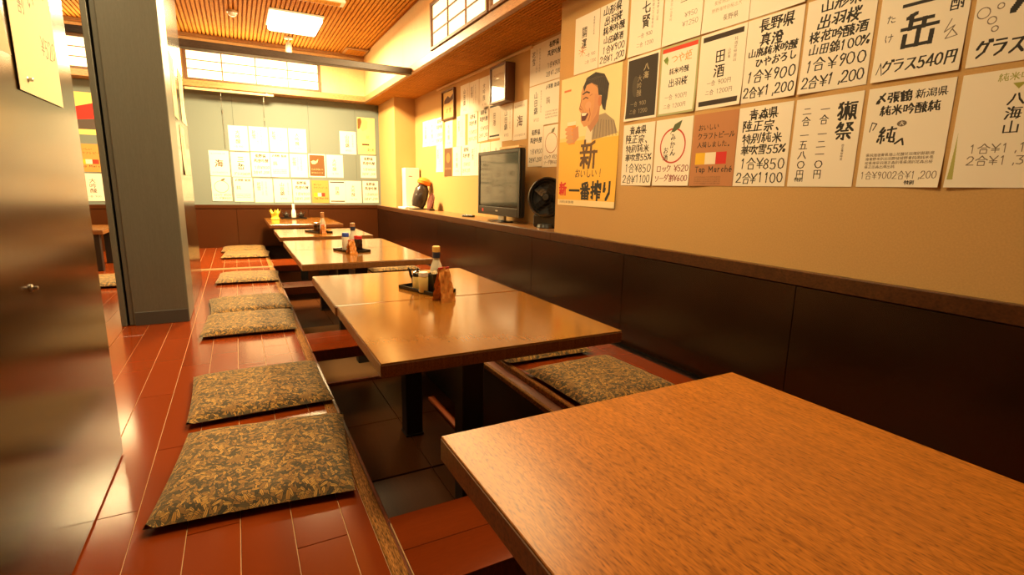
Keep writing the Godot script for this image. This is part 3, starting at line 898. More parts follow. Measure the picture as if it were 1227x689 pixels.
	"ひ": "1 4 8 4 4 10 5 16 10 18 14 13 14 5 19 11", "や": "1 9 14 5 18 8 15 12 11 11/9 1 11 5/4 4 9 19", "ろ": "4 3 15 3 3 13 11 8 17 12 14 18 8 19",
	"み": "3 3 10 3 4 17 2 14 6 11 19 13/15 7 13 18", "か": "1 6 11 6 10 17 7 17/6 1 2 18/14 4 18 10", "ん": "10 1 2 18 8 10 11 11 12 17 15 18 19 12",
	"け": "3 2 2 11 4 18/8 6 19 6/15 1 15 11 11 19", "り": "5 2 4 10/5 10 6 8/14 1 14 12 9 19", "つ": "1 7 12 5 18 9 16 14 8 17",
	"グ": "7 1 2 9/6 4 15 4 12 13 4 19/16 0 17 2/19 0 20 2", "ク": "7 1 2 9/6 4 16 4 12 13 4 19", "ラ": "4 2 16 2/2 7 17 7 13 15 6 19",
	"ス": "3 3 16 3 10 12 2 18/11 11 18 18", "ロ": "3 4 3 17/3 4 17 4 17 17/3 17 17 17", "ッ": "3 8 5 12/9 7 11 11/17 7 15 14 8 18",
	"フ": "3 3 17 3 14 12 6 19", "ト": "7 1 7 19/7 8 15 12", "ビ": "4 2 4 17 17 17/4 9 15 7/16 1 17 3/19 0 20 2", "ー": "1 10 19 10",
	"ル": "6 3 6 11 1 18/12 2 12 17 19 11", "ソ": "3 4 6 9/17 3 14 12 6 19", "ダ": "7 1 2 9/6 4 15 4 12 13 4 19/6 8 12 12/16 0 17 2/19 0 20 2",
	"0": "10 2 14 4 16 10 14 16 10 18 6 16 4 10 6 4 10 2", "1": "7 5 10 2 10 18", "2": "4 6 7 2 12 2 15 5 13 10 4 18 16 18", "3": "4 3 15 3 9 9 14 11 15 15 11 18 5 17",
	"4": "12 18 12 2 3 13 17 13", "5": "15 2 6 2 5 9 11 8 15 12 13 17 8 18 4 16", "6": "13 2 7 7 5 13 8 18 13 17 15 13 11 10 6 12", "7": "4 2 16 2 9 18",
	"8": "10 2 6 5 7 8 13 11 15 15 10 18 5 15 7 11 13 8 14 5 10 2", "9": "14 8 9 10 6 6 9 2 14 4 14 9 10 18",
	"¥": "3 2 10 10 17 2/10 10 10 18/4 11 16 11/4 14 16 14", ",": "9 16 8 20", "%": "16 2 4 18/5 3 8 4 7 8 4 7 5 3/15 12 18 13 17 17 14 16 15 12",
	"!": "10 2 10 13/10 17 10 18", "・": "9 10 11 10", "。": "4 16 7 16 7 19 4 19 4 16", "、": "4 15 7 19",
	"T": "2 2 18 2/10 2 10 18", "a": "14 9 9 8 6 12 8 17 13 16 14 9/14 9 14 18", "p": "5 8 5 22/5 10 10 8 14 11 13 16 9 18 5 16", "M": "3 18 3 2 10 13 17 2 17 18",
	"r": "6 8 6 18/6 11 9 8 13 8", "c": "15 10 10 8 6 12 8 17 15 16", "h": "5 1 5 18/5 11 10 8 14 10 14 18", "é": "5 13 15 13 13 9 9 8 5 12 8 18 14 17/9 5 13 2",
}
const NARROW := "0123456789¥%Taprché"
var strokes := {}
const INK := Color(0.10, 0.08, 0.07)
const GREY := Color(0.42, 0.38, 0.33)
const PAPER := Color(0.925, 0.905, 0.86)
const UNIT := 4.48

func glyph(ch: String) -> Array:
	if not strokes.has(ch):
		var out := []
		for s in String(GLYPHS.get(ch, "")).split("/", false):
			var f := s.split_floats(" ", false)
			var line := []
			for i in range(0, f.size() - 1, 2):
				line.append(Vector2(f[i], f[i + 1]))
			out.append(line)
		strokes[ch] = out
	return strokes[ch]

func dab(im: Image, a: Vector2, b: Vector2, wt: float, c: Color) -> void:
	var w := maxi(1, int(round(wt)))
	var n := maxi(1, int(a.distance_to(b) / maxf(1.0, wt * 0.35)))
	for i in n + 1:
		var q := a.lerp(b, float(i) / n)
		im.fill_rect(Rect2i(int(q.x - w / 2.0), int(q.y - w / 2.0), w, w), c)

# text in sheet units (the sheet is 100 wide); down = written in a column
func ink(im: Image, text: String, x: float, y: float, size: float, wt: float, c := INK, down := false, rough := 0.0, squeeze := 1.0) -> void:
	var px := x
	var py := y
	var total := 0.0
	for ch in text:
		total += size * squeeze * (0.5 if ch == " " or ch == "," or ch == "・" else (0.66 if NARROW.contains(ch) else 1.0))
	if not down and x + total > 97.0:
		squeeze *= (97.0 - x) / total
	for ch in text:
		if ch == " ":
			if down:
				py += size * 0.5
			else:
				px += size * 0.5 * squeeze
			continue
		var narrow := 0.66 if NARROW.contains(ch) and not down else (0.5 if ch == "," or ch == "・" else 1.0)
		var off := Vector2.ZERO
		var slant := 0.0
		if rough > 0.0:
			off = Vector2(rng.randf_range(-1, 1), rng.randf_range(-1, 1)) * rough * size * 0.06
			slant = rng.randf_range(-0.05, 0.22) * rough
		for line in glyph(ch):
			for i in line.size() - 1:
				var seg := []
				for k in 2:
					var g: Vector2 = line[i + k] / 20.0
					if narrow < 0.9 and narrow > 0.55:
						g.x = (g.x - 0.5) * 0.9 + 0.33
					seg.append((Vector2(px + (g.x - slant * (g.y - 0.5)) * size * squeeze * 0.94, py + g.y * size * 0.94) + off) * UNIT)
				var flat := absf(seg[1].x - seg[0].x) > absf(seg[1].y - seg[0].y)
				dab(im, seg[0], seg[1], wt * UNIT * (0.8 if flat else 1.0), c)
		if down:
			py += size
		else:
			px += size * narrow * squeeze

func rect(im: Image, x: float, y: float, w: float, h: float, c: Color) -> void:
	im.fill_rect(Rect2i(int(x * UNIT), int(y * UNIT), int(w * UNIT), int(h * UNIT)), c)

func shape(im: Image, pts: Array, c: Color) -> void:
	var lo := 1e9
	var hi := -1e9
	for p in pts:
		lo = minf(lo, p[1])
		hi = maxf(hi, p[1])
	for row in range(int(lo * UNIT), int(hi * UNIT) + 1):
		var y := (row + 0.5) / UNIT
		var cuts := []
		for i in pts.size():
			var a: Array = pts[i]
			var b: Array = pts[(i + 1) % pts.size()]
			if (a[1] <= y) != (b[1] <= y):
				cuts.append(a[0] + (b[0] - a[0]) * (y - a[1]) / (b[1] - a[1]))
		cuts.sort()
		for k in range(0, cuts.size() - 1, 2):
			im.fill_rect(Rect2i(int(cuts[k] * UNIT), row, maxi(1, int((cuts[k + 1] - cuts[k]) * UNIT)), 1), c)

func oval(cx: float, cy: float, rx: float, ry: float, n := 28) -> Array:
	var out := []
	for i in n:
		out.append([cx + rx * cos(TAU * i / n), cy + ry * sin(TAU * i / n)])
	return out

func outline(im: Image, pts: Array, wt: float, c: Color, closed := true) -> void:
	for i in pts.size() - (0 if closed else 1):
		var a: Array = pts[i]
		var b: Array = pts[(i + 1) % pts.size()]
		dab(im, Vector2(a[0], a[1]) * UNIT, Vector2(b[0], b[1]) * UNIT, wt * UNIT, c)

const SMALL := "純米吟醸酒山田長野県新潟正宗特別花桜出羽青森海大"

func fine_print(im: Image, x: float, y: float, n: int, size: float, c: Color, down := false, wt := 0.5) -> void:
	var s := ""
	for i in n:
		s += SMALL[rng.randi_range(0, SMALL.length() - 1)]
	ink(im, s, x, y, size, wt, c, down)

func fresh(c := PAPER, h := 134.0) -> Image:
	var im := Image.create(int(100 * UNIT), int(h * UNIT), false, Image.FORMAT_RGB8)
	im.fill(c)
	return im

func printed(im: Image) -> StandardMaterial3D:
	var m := StandardMaterial3D.new()
	m.resource_name = "printed_sheet"
	m.albedo_texture = ImageTexture.create_from_image(im)
	m.albedo_color = Color(0.96, 0.95, 0.93)
	m.roughness = 0.75
	m.texture_repeat = false
	return m

func sheet_texture(which: String) -> StandardMaterial3D:
	if M.has("sheet " + which):
		return M["sheet " + which]
	var im := fresh()
	match which:
		"notice_a":
			im = fresh(Color(0.92, 0.86, 0.70))
			ink(im, "山ソーダ割", 20, 8, 15, 1.2, GREY, true, 1.0)
			ink(im, "おいしい", 42, 6, 17, 1.3, GREY, true, 1.0)
			ink(im, "¥520", 62, 86, 17, 1.2, GREY, false, 1.0)
			ink(im, "みかん", 72, 12, 16, 1.2, GREY, true, 1.0)
		"notice_b":
			im = fresh(Color(0.78, 0.72, 0.58))
			rect(im, 4, 4, 88, 98, Color(0.10, 0.07, 0.05))
			ink(im, "特別純米", 40, 14, 18, 1.6, Color(0.75, 0.68, 0.5), true)
		"plain_a":
			im = fresh(Color(0.86, 0.80, 0.66))
			ink(im, "山田錦", 34, 12, 26, 2.2, INK, true, 0.7)
		"plain_b":
			im = fresh(Color(0.86, 0.80, 0.66))
			ink(im, "大吟醸", 36, 14, 26, 2.2, INK, true, 0.7)
		"plain_c":
			im = fresh(Color(0.84, 0.78, 0.64))
			ink(im, "花雪", 34, 20, 30, 2.4, INK, true, 0.7)
		"open_luck":
			ink(im, "開運", 30, 28, 26, 2.4, INK, true, 0.0, 0.85)
			fine_print(im, 76, 12, 7, 6, GREY, true)
			for i in 9:
				outline(im, [[34 + rng.randf_range(-4, 4), 84 + rng.randf_range(-3, 3)], [34 + 15 * cos(i * 0.7), 82 + 13 * sin(i * 0.7)]], 1.2, Color(0.78, 0.5, 0.28), false)
			ink(im, "一合 900", 48, 92, 9, 0.7, GREY)
			ink(im, "二合 1200", 46, 108, 9, 0.7, GREY)
		"brush_a":
			ink(im, "山形県", 12, 4, 22, 2.6, INK, false, 1.0)
			ink(im, "出羽桜", 18, 26, 21, 2.6, INK, false, 1.0)
			ink(im, "純米吟醸", 14, 48, 19, 2.4, INK, false, 1.0)
			ink(im, "山田錦酒", 16, 70, 18, 2.2, INK, false, 1.0)
			ink(im, "1合¥900", 14, 91, 19, 2.0, INK, false, 1.0)
			ink(im, "2合¥1,200", 6, 112, 18, 2.0, INK, false, 1.0)
		"seven":
			ink(im, "七賢", 38, 30, 27, 2.8, INK, true)
			fine_print(im, 68, 26, 9, 7, GREY, true)
			fine_print(im, 82, 36, 7, 6, GREY, true)
			ink(im, "一合 900", 28, 92, 10, 0.8, GREY)
			ink(im, "二合 1200", 26, 110, 10, 0.8, GREY)
		"faint_a":
			ink(im, "大雪", 40, 16, 24, 1.8, GREY, true)
			fine_print(im, 16, 20, 10, 7, Color(0.6, 0.55, 0.46), true)
			ink(im, "¥950", 56, 82, 12, 0.8, GREY)
			ink(im, "¥1250", 52, 98, 12, 0.8, GREY)
		"faint_b":
			fine_print(im, 24, 84, 7, 8, Color(0.62, 0.54, 0.42))
			fine_print(im, 20, 96, 8, 8, Color(0.62, 0.54, 0.42))
			ink(im, "花雪", 30, 20, 26, 2.0, GREY, true)
			ink(im, "長野県", 46, 112, 11, 0.9, GREY)
		"faint_c":
			ink(im, "大吟醸", 36, 8, 22, 1.8, INK, true)
			fine_print(im, 20, 80, 8, 7, GREY)
		"night":
			im = fresh(PAPER)
			rect(im, 4, 5, 92, 124, Color(0.17, 0.14, 0.11))
			ink(im, "八海", 54, 18, 17, 1.5, Color(0.7, 0.66, 0.55), true)
			shape(im, oval(30, 62, 10, 22), Color(0.26, 0.23, 0.19))
			ink(im, "大吟醸", 36, 40, 15, 1.2, Color(0.6, 0.56, 0.46), true)
			ink(im, "一合 900", 18, 94, 11, 0.9, Color(0.62, 0.58, 0.48))
			ink(im, "二合 1200", 16, 110, 11, 0.9, Color(0.62, 0.58, 0.48))
		"cherry":
			im = fresh(Color(0.66, 0.68, 0.5))
			rect(im, 4, 4, 92, 126, PAPER)
			rect(im, 4, 4, 92, 8, Color(0.82, 0.25, 0.16))
			shape(im, [[8, 24], [18, 18], [22, 26], [14, 32]], Color(0.42, 0.52, 0.22))
			shape(im, [[14, 30], [22, 26], [20, 36]], Color(0.5, 0.6, 0.3))
			ink(im, "つや姫", 30, 18, 18, 1.6, Color(0.86, 0.60, 0.34))
			ink(im, "純米吟醸", 26, 44, 13, 1.3)
			ink(im, "出羽桜", 26, 64, 17, 1.7)
			ink(im, "一合 900円", 18, 94, 11, 0.9, GREY)
			ink(im, "二合 1200円", 16, 112, 10, 0.9, GREY)
		"rice_field":
			rect(im, 6, 5, 88, 9, Color(0.17, 0.12, 0.09))
			rect(im, 6, 119, 88, 9, Color(0.17, 0.12, 0.09))
			ink(im, "田酒", 36, 32, 25, 2.4, INK, true)
			fine_print(im, 76, 18, 6, 7, GREY, true)
			fine_print(im, 64, 34, 3, 6, GREY, true)
			ink(im, "一合 900円", 22, 84, 10, 0.8, GREY)
			ink(im, "二合 1200円", 20, 100, 10, 0.8, GREY)
		"nagano":
			ink(im, "長野県", 22, 4, 22, 2.6, INK, false, 1.0)
			ink(im, "真澄", 26, 27, 21, 2.6, INK, false, 1.0)
			ink(im, "山廃純米吟醸", 6, 48, 15, 2.0, INK, false, 1.0)
			ink(im, "ひやおろし", 22, 64, 15, 1.9, INK, false, 1.0)
			ink(im, "1合¥900", 8, 84, 22, 1.9, INK, false, 1.0)
			ink(im, "2合¥1,200", 4, 109, 20, 1.9, INK, false, 1.0)
		"yamagata":
			ink(im, "山形県", 22, 3, 20, 2.2, INK, false, 1.0)
			ink(im, "出羽桜", 18, 24, 21, 2.4, INK, false, 1.0)
			ink(im, "桜花吟醸酒", 8, 46, 17, 2.1, INK, false, 1.0)
			ink(im, "山田錦100%", 10, 65, 17, 1.8, INK, false, 1.0)
			ink(im, "1合¥900", 6, 84, 21, 1.8, INK, false, 1.0)
			ink(im, "2合¥1,200", 4, 109, 20, 1.8, INK, false, 1.0)
		"three_peaks":
			ink(im, "三岳", 28, 6, 46, 5.4, INK, true, 0.3)
			ink(im, "み", 10, 14, 11, 1.0)
			ink(im, "た", 10, 50, 11, 1.0)
			ink(im, "け", 10, 74, 11, 1.0)
			ink(im, "芋焼酎", 80, 12, 17, 1.6, INK, true, 0.5)
			outline(im, [[84, 72], [78, 86], [88, 80], [80, 94], [92, 92], [86, 84]], 0.8, GREY, false)
			ink(im, "グラス540円", 12, 108, 18, 2.0, INK, false, 0.6)
			outline(im, [[6, 124], [10, 110], [13, 126]], 1.0, INK, false)
		"ocean":
			ink(im, "海", 34, 34, 52, 5.8, INK, false, 0.3)
			for b in [[12, 50, 5], [9, 74, 6], [18, 84, 4], [24, 70, 3], [88, 24, 4], [90, 84, 5], [22, 94, 3]]:
				outline(im, oval(b[0], b[1], b[2], b[2], 16), 0.8, GREY)
			ink(im, "グラス540円", 8, 106, 20, 2.4, INK, false, 0.6)
		"aomori":
			ink(im, "青森県", 20, 4, 19, 2.3, INK, false, 1.0)
			ink(im, "陸正宗、", 10, 24, 20, 2.2, INK, false, 1.0)
			ink(im, "特別純米", 10, 45, 19, 2.0, INK, false, 1.0)
			ink(im, "華吹雪55%", 10, 65, 17, 1.9, INK, false, 1.0)
			ink(im, "1合¥850", 10, 86, 22, 1.8, INK, false, 1.0)
			ink(im, "2合¥1100", 6, 110, 21, 1.8, INK, false, 1.0)
		"mandarin":
			outline(im, oval(50, 54, 34, 34, 40), 2.0, Color(0.72, 0.20, 0.13))
			outline(im, oval(50, 54, 32.5, 32.5, 40), 1.2, Color(0.78, 0.28, 0.18))
			shape(im, [[44, 26], [52, 12], [72, 5], [66, 20], [52, 27]], Color(0.30, 0.36, 0.22))
			outline(im, [[42, 30], [48, 22], [54, 16]], 1.2, Color(0.25, 0.28, 0.16), false)
			ink(im, "みかん", 44, 30, 15, 1.5, INK, true, 0.8)
			ink(im, "お酒", 26, 56, 14, 1.4, INK, true, 0.8)
			ink(im, "ロック ¥520", 10, 92, 16, 1.5, Color(0.50, 0.10, 0.09), false, 0.6)
			ink(im, "ソーダ割¥600", 6, 112, 15, 1.5, Color(0.50, 0.10, 0.09), false, 0.6)
		"craft":
			im = fresh(Color(0.71, 0.49, 0.32))
			ink(im, "おいしい", 12, 20, 12, 1.1)
			ink(im, "クラフトビール", 12, 36, 12, 1.3)
			ink(im, "入荷しました。", 12, 52, 11.5, 1.1)
			rect(im, 10, 72, 23, 22, Color(0.90, 0.72, 0.12))
			rect(im, 33, 72, 25, 22, Color(0.91, 0.88, 0.80))
			rect(im, 58, 72, 24, 22, Color(0.80, 0.14, 0.11))
			ink(im, "Tap Marché", 12, 97, 13, 1.5)
			for k in 4:
				fine_print(im, 12, 116 + k * 4, 18, 3.4, Color(0.45, 0.32, 0.2), false, 0.25)
		"otter":
			ink(im, "獺祭", 66, 12, 28, 3.0, INK, true, 0.4)
			ink(im, "一合", 40, 12, 15, 1.3, INK, true)
			ink(im, "一二一〇円", 40, 48, 15, 1.3, INK, true)
			ink(im, "二合", 12, 12, 15, 1.3, INK, true)
			ink(im, "一五八〇円", 12, 48, 15, 1.3, INK, true)
			fine_print(im, 78, 72, 6, 4, GREY, true)
			ink(im, "・特別", 8, 120, 7, 0.8)
		"crane":
			ink(im, "〆張鶴", 10, 8, 15, 1.9)
			ink(im, "新潟県", 58, 9, 12, 1.2)
			ink(im, "純米吟醸純", 18, 25, 14, 1.7)
			ink(im, "純", 20, 52, 24, 2.4, INK, false, 0.8)
			outline(im, [[8, 58], [10, 46], [16, 48], [12, 56]], 1.2, INK, false)
			outline(im, [[42, 76], [50, 70], [52, 78]], 2.0, INK, false)
			shape(im, oval(47, 50, 6, 4, 12), GREY)
			ink(im, "大", 44, 47, 6, 0.6, PAPER)
			for k in 4:
				fine_print(im, 8, 88 + k * 5.4, 17 if k < 3 else 8, 4.8, GREY, false, 0.5)
			ink(im, "1合¥9002合¥1,200", 4, 112, 12.5, 0.9, GREY)
			ink(im, "・特別", 58, 125, 6, 0.8)
		"eight_seas":
			ink(im, "純米吟醸", 34, 4, 10, 0.9, Color(0.60, 0.62, 0.30))
			shape(im, [[48, 16], [60, 16], [54, 23]], Color(0.60, 0.62, 0.25))
			ink(im, "八海山", 46, 26, 16, 1.5, INK, true)
			ink(im, "1合¥1,190", 18, 82, 13, 1.0, GREY)
			ink(im, "2合¥1,390", 18, 96, 13, 1.0, GREY)
			shape(im, [[5, 68], [8, 124], [2, 124]], Color(0.66, 0.67, 0.36))
			shape(im, [[96, 90], [96, 124], [74, 124]], Color(0.66, 0.67, 0.36))
		"far_a":
			ink(im, "山田錦", 34, 20, 25, 2.4, INK, true)
			fine_print(im, 76, 20, 9, 8, GREY, true)
			ink(im, "¥900", 34, 106, 14, 1.0, GREY)
		"far_b":
			ink(im, "長野県", 22, 10, 20, 2.4, INK, false, 1.0)
			ink(im, "真澄吟醸", 12, 36, 20, 2.2, INK, false, 1.0)
			ink(im, "1合¥900", 14, 74, 20, 1.8, INK, false, 1.0)
			ink(im, "2合¥1,200", 8, 102, 18, 1.8, INK, false, 1.0)
		"far_c":
			fine_print(im, 60, 16, 8, 10, GREY, true)
			fine_print(im, 40, 16, 8, 10, GREY, true)
			ink(im, "花雪", 14, 20, 24, 2.0, INK, true)
		"far_d":
			ink(im, "大吟醸", 36, 24, 24, 2.2, GREY, true)
			ink(im, "一合 900", 22, 106, 11, 0.9, GREY)
		"far_sea":
			ink(im, "海", 28, 48, 44, 4.6, Color(0.30, 0.17, 0.10), false, 0.3)
			fine_print(im, 10, 12, 8, 9, GREY)
			fine_print(im, 10, 112, 8, 10, GREY)
		"far_three":
			ink(im, "三岳", 34, 22, 36, 4.4, INK, true, 0.3)
			ink(im, "グラス540円", 12, 110, 17, 1.8, INK, false, 0.6)
		"far_orange":
			outline(im, oval(50, 56, 36, 32, 40), 2.2, Color(0.66, 0.40, 0.24))
			shape(im, [[46, 26], [54, 14], [72, 8], [66, 22]], Color(0.40, 0.40, 0.26))
			ink(im, "ロック ¥520", 10, 94, 15, 1.5, GREY, false, 0.6)
			ink(im, "ソーダ割¥600", 8, 112, 14, 1.5, GREY, false, 0.6)
		"far_bars":
			rect(im, 6, 6, 88, 7, Color(0.17, 0.12, 0.09))
			rect(im, 6, 120, 88, 7, Color(0.17, 0.12, 0.09))
			ink(im, "田酒", 36, 34, 26, 2.4, GREY, true)
		"far_brown":
			im = fresh(PAPER)
			rect(im, 6, 6, 88, 122, Color(0.43, 0.28, 0.13))
			shape(im, [[14, 44], [30, 36], [42, 42], [58, 28], [52, 48], [38, 58], [20, 58]], Color(0.85, 0.78, 0.62))
			fine_print(im, 14, 84, 7, 10, Color(0.85, 0.78, 0.6))
			fine_print(im, 14, 104, 7, 10, Color(0.85, 0.78, 0.6))
		"far_craft":
			im = fresh(Color(0.80, 0.58, 0.30))
			ink(im, "おいしい", 12, 20, 12, 1.1)
			ink(im, "クラフトビール", 12, 38, 12, 1.2)
			rect(im, 12, 74, 22, 22, Color(0.90, 0.72, 0.12))
			rect(im, 34, 74, 22, 22, Color(0.91, 0.88, 0.80))
			rect(im, 56, 74, 22, 22, Color(0.62, 0.20, 0.11))
			ink(im, "Tap Marché", 12, 100, 13, 1.3)
		"far_crane":
			ink(im, "〆張鶴 新潟", 8, 8, 15, 1.8)
			ink(im, "純", 14, 46, 24, 2.2, GREY)
			for k in 3:
				fine_print(im, 10, 90 + k * 9, 11, 7, GREY)
		"dim_brown":
			im = fresh(Color(0.40, 0.24, 0.10))
			shape(im, oval(50, 46, 26, 24), Color(0.62, 0.42, 0.2))
			fine_print(im, 12, 92, 7, 11, Color(0.8, 0.66, 0.4))
		"picture":
			im = fresh(Color(0.84, 0.70, 0.42))
			shape(im, [[8, 40], [40, 20], [60, 34], [92, 14], [92, 44], [50, 58], [8, 56]], Color(0.36, 0.2, 0.08))
			ink(im, "花雪", 22, 84, 26, 2.2, Color(0.3, 0.18, 0.08))
		"face_poster":
			im = fresh(Color(0.95, 0.86, 0.55), 200.0)
			shape(im, [[6, 10], [40, 6], [60, 20], [56, 60], [30, 74], [8, 50]], Color(0.88, 0.70, 0.48))
			shape(im, [[2, 8], [20, 2], [26, 24], [14, 60], [2, 66]], Color(0.45, 0.30, 0.12))
			ink(im, "花", 48, 96, 22, 1.8, GREY)
			rect(im, 24, 142, 42, 10, Color(0.35, 0.2, 0.14))
			ink(im, "新酒", 54, 166, 20, 2.0, GREY)
		"red_poster":
			im = fresh(Color(0.93, 0.84, 0.5))
			shape(im, [[0, 66], [100, 20], [100, 84], [0, 92]], Color(0.80, 0.16, 0.12))
			shape(im, [[10, 92], [100, 78], [100, 116], [16, 118]], Color(0.32, 0.28, 0.27))
		"clock_face":
			im = fresh(Color(0.80, 0.72, 0.56))
			fine_print(im, 14, 24, 6, 12, INK)
			fine_print(im, 14, 44, 6, 10, GREY)
		"beer":
			im = beer_poster()
	M["sheet " + which] = printed(im)
	return M["sheet " + which]

# a beer poster: laughing man with a glass over yellow, a plain generic figure
func beer_poster() -> Image:
	var im := fresh(Color(0.90, 0.86, 0.66), 132.0)
	rect(im, 0, 64, 100, 68, Color(0.93, 0.74, 0.27))
	rect(im, 0, 61, 100, 4, Color(0.92, 0.83, 0.52))
	var skin := Color(0.80, 0.59, 0.39)
	# shirt and shoulder
	shape(im, [[58, 44], [78, 42], [92, 50], [98, 62], [60, 66], [50, 64], [52, 52]], Color(0.62, 0.56, 0.46))
	for k in 9:
		outline(im, [[60 + k * 4, 46 + k * 0.6], [56 + k * 5, 64]], 0.6, Color(0.42, 0.38, 0.33), false)
	shape(im, [[50, 48], [60, 46], [58, 68], [46, 68]], Color(0.88, 0.84, 0.74))
	# neck, face turned to the left
	shape(im, [[56, 32], [70, 30], [68, 48], [56, 58], [50, 52]], Color(0.72, 0.50, 0.35))
	shape(im, [[40, 12], [56, 9], [68, 16], [70, 30], [64, 42], [54, 51], [44, 52], [38, 46], [38, 38], [34, 34], [37, 26], [37, 18]], skin)
	shape(im, [[60, 22], [69, 24], [68, 34], [62, 42], [55, 50], [56, 42], [60, 34]], Color(0.77, 0.55, 0.39))
	shape(im, oval(50, 32, 5, 4, 16), Color(0.87, 0.62, 0.46))
	outline(im, [[36, 30], [40, 34], [42, 38]], 0.7, Color(0.68, 0.44, 0.3), false)
	outline(im, [[52, 23], [56, 22]], 0.6, Color(0.66, 0.44, 0.3), false)
	# ear, hair
	shape(im, oval(69, 30, 3.4, 5), Color(0.74, 0.47, 0.30))
	shape(im, [[40, 13], [46, 5], [60, 2], [74, 6], [82, 16], [80, 30], [74, 38], [71, 32], [71, 25], [66, 24], [64, 15], [54, 11], [46, 12], [42, 18]], Color(0.14, 0.11, 0.09))
	shape(im, [[74, 38], [80, 28], [78, 40]], Color(0.24, 0.19, 0.15))
	for k in 12:
		outline(im, [[44 + k * 2.4, 9 - absf(k - 6.0) * 0.5], [50 + k * 2.4, 6 + absf(k - 5.0) * 0.6], [56 + k * 2.1, 12 + k * 1.3]], 0.5, Color(0.26, 0.21, 0.17), false)
	# brow, eye, nose, laughing mouth
	outline(im, [[40, 20], [46, 18.5], [51, 20]], 1.3, Color(0.2, 0.14, 0.1), false)
	outline(im, [[41, 25], [45, 23.6], [49, 25]], 1.0, Color(0.18, 0.12, 0.09), false)
	outline(im, [[38, 25], [35, 33], [38.5, 35]], 0.9, Color(0.58, 0.34, 0.2), false)
	shape(im, [[38, 38], [47, 38], [51, 40], [46, 46], [40, 46]], Color(0.34, 0.09, 0.07))
	shape(im, [[38.6, 38], [49, 38.6], [46, 41], [40, 41]], Color(0.93, 0.9, 0.84))
	outline(im, [[52, 35], [54, 41], [51, 47]], 0.8, Color(0.6, 0.36, 0.22), false)
	# hand round a glass
	shape(im, [[14, 48], [30, 46], [29, 68], [17, 68]], Color(0.90, 0.56, 0.12))
	rect(im, 14, 45, 16, 4, Color(0.95, 0.92, 0.82))
	for k in 4:
		shape(im, oval(17 + k * 1.0, 52 + k * 4.2, 7.5, 2.4, 14), Color(0.83 - 0.02 * k, 0.60, 0.42))
	shape(im, [[24, 52], [34, 50], [36, 62], [26, 68]], Color(0.78, 0.55, 0.38))
	# lettering
	rect(im, 6, 12, 13, 2.2, Color(0.80, 0.45, 0.22))
	ink(im, "新", 40, 66, 29, 3.4, Color(0.36, 0.24, 0.10), false, 0.6)
	ink(im, "おいしい!", 32, 94, 9.5, 1.0, Color(0.40, 0.27, 0.12), false, 0.5)
	ink(im, "新", 3, 108, 14, 2.4, Color(0.82, 0.16, 0.08))
	ink(im, "・一番搾り", 15, 107, 19, 2.9, INK, false, 0.0, 1.0)
	rect(im, 0, 126, 100, 6, Color(0.95, 0.88, 0.70))
	fine_print(im, 4, 127, 9, 3, GREY, false, 0.3)
	return im

# ============================================================ menus
func build_near_menus() -> void:
	var x := X_NEAR
	var cols := [-2.794, -2.536, -2.264, -2.002, -1.743, -1.488, -1.224, -0.957, -0.69]
	var top := 1.792
	var mid := 1.450
	var low := 1.095
	var rows := [
		[cols[0], top, "open_luck", "white menu with two bold upright characters and orange flower, upper left"],
		[cols[1], top, "brush_a", "brush-written menu with six lines above the laughing man poster"],
		[cols[2], top, "seven", "white menu with two upright characters above the black menu"],
		[cols[3], top, "faint_a", "faintly printed white menu above the red-striped menu"],
		[cols[4], top, "faint_b", "faintly printed white menu above the menu with two black bars"],
		[cols[5], top, "faint_c", "white menu cut by the frame above the brush-written 900 and 1,200 menu"],
		[cols[2], mid, "night", "black menu with pale print beside the laughing man poster"],
		[cols[3], mid, "cherry", "white menu with red stripe and green leaf at its top"],
		[cols[4], mid, "rice_field", "white menu with a black bar at top and bottom on the near wall"],
		[cols[5], mid, "nagano", "bold brush-written menu right of the one with two black bars"],
		[cols[6], mid, "yamagata", "brush-written menu left of the big two-character glass menu"],
		[cols[7], mid, "three_peaks", "menu with two huge brush characters and 540 price"],
		[cols[8], mid, "ocean", "menu with one huge character and bubbles at the frame's right edge"],
		[cols[2], low, "aomori", "small-looking brush menu right of the beer poster, bottom row"],
		[cols[3], low, "mandarin", "menu with a red mandarin outline and green leaf, bottom row"],
		[cols[4], low, "craft", "tan menu with yellow, white and red blocks, bottom row"],
		[cols[5], low, "aomori", "brush menu with 850 and 1100 prices right of the tan menu"],
		[cols[6], low, "otter", "menu with upright price columns and two bold characters, bottom row"],
		[cols[7], low, "crane", "menu with two bold headline rows and small ink emblem, bottom row"],
		[cols[8], low, "eight_seas", "menu with green triangles at the right edge, bottom row"],
	]
	for r in rows:
		notice(r[3], Vector3(x, r[1], r[0]), -PI / 2, 0.252, 0.335, sheet_texture(r[2]), "wall_menu", "menu", "menus on the near right wall")
	notice("yellow beer poster of a laughing man raising a glass", Vector3(x, 1.204, -2.745), -PI / 2, 0.625, 0.825, sheet_texture("beer"), "beer_poster", "poster")

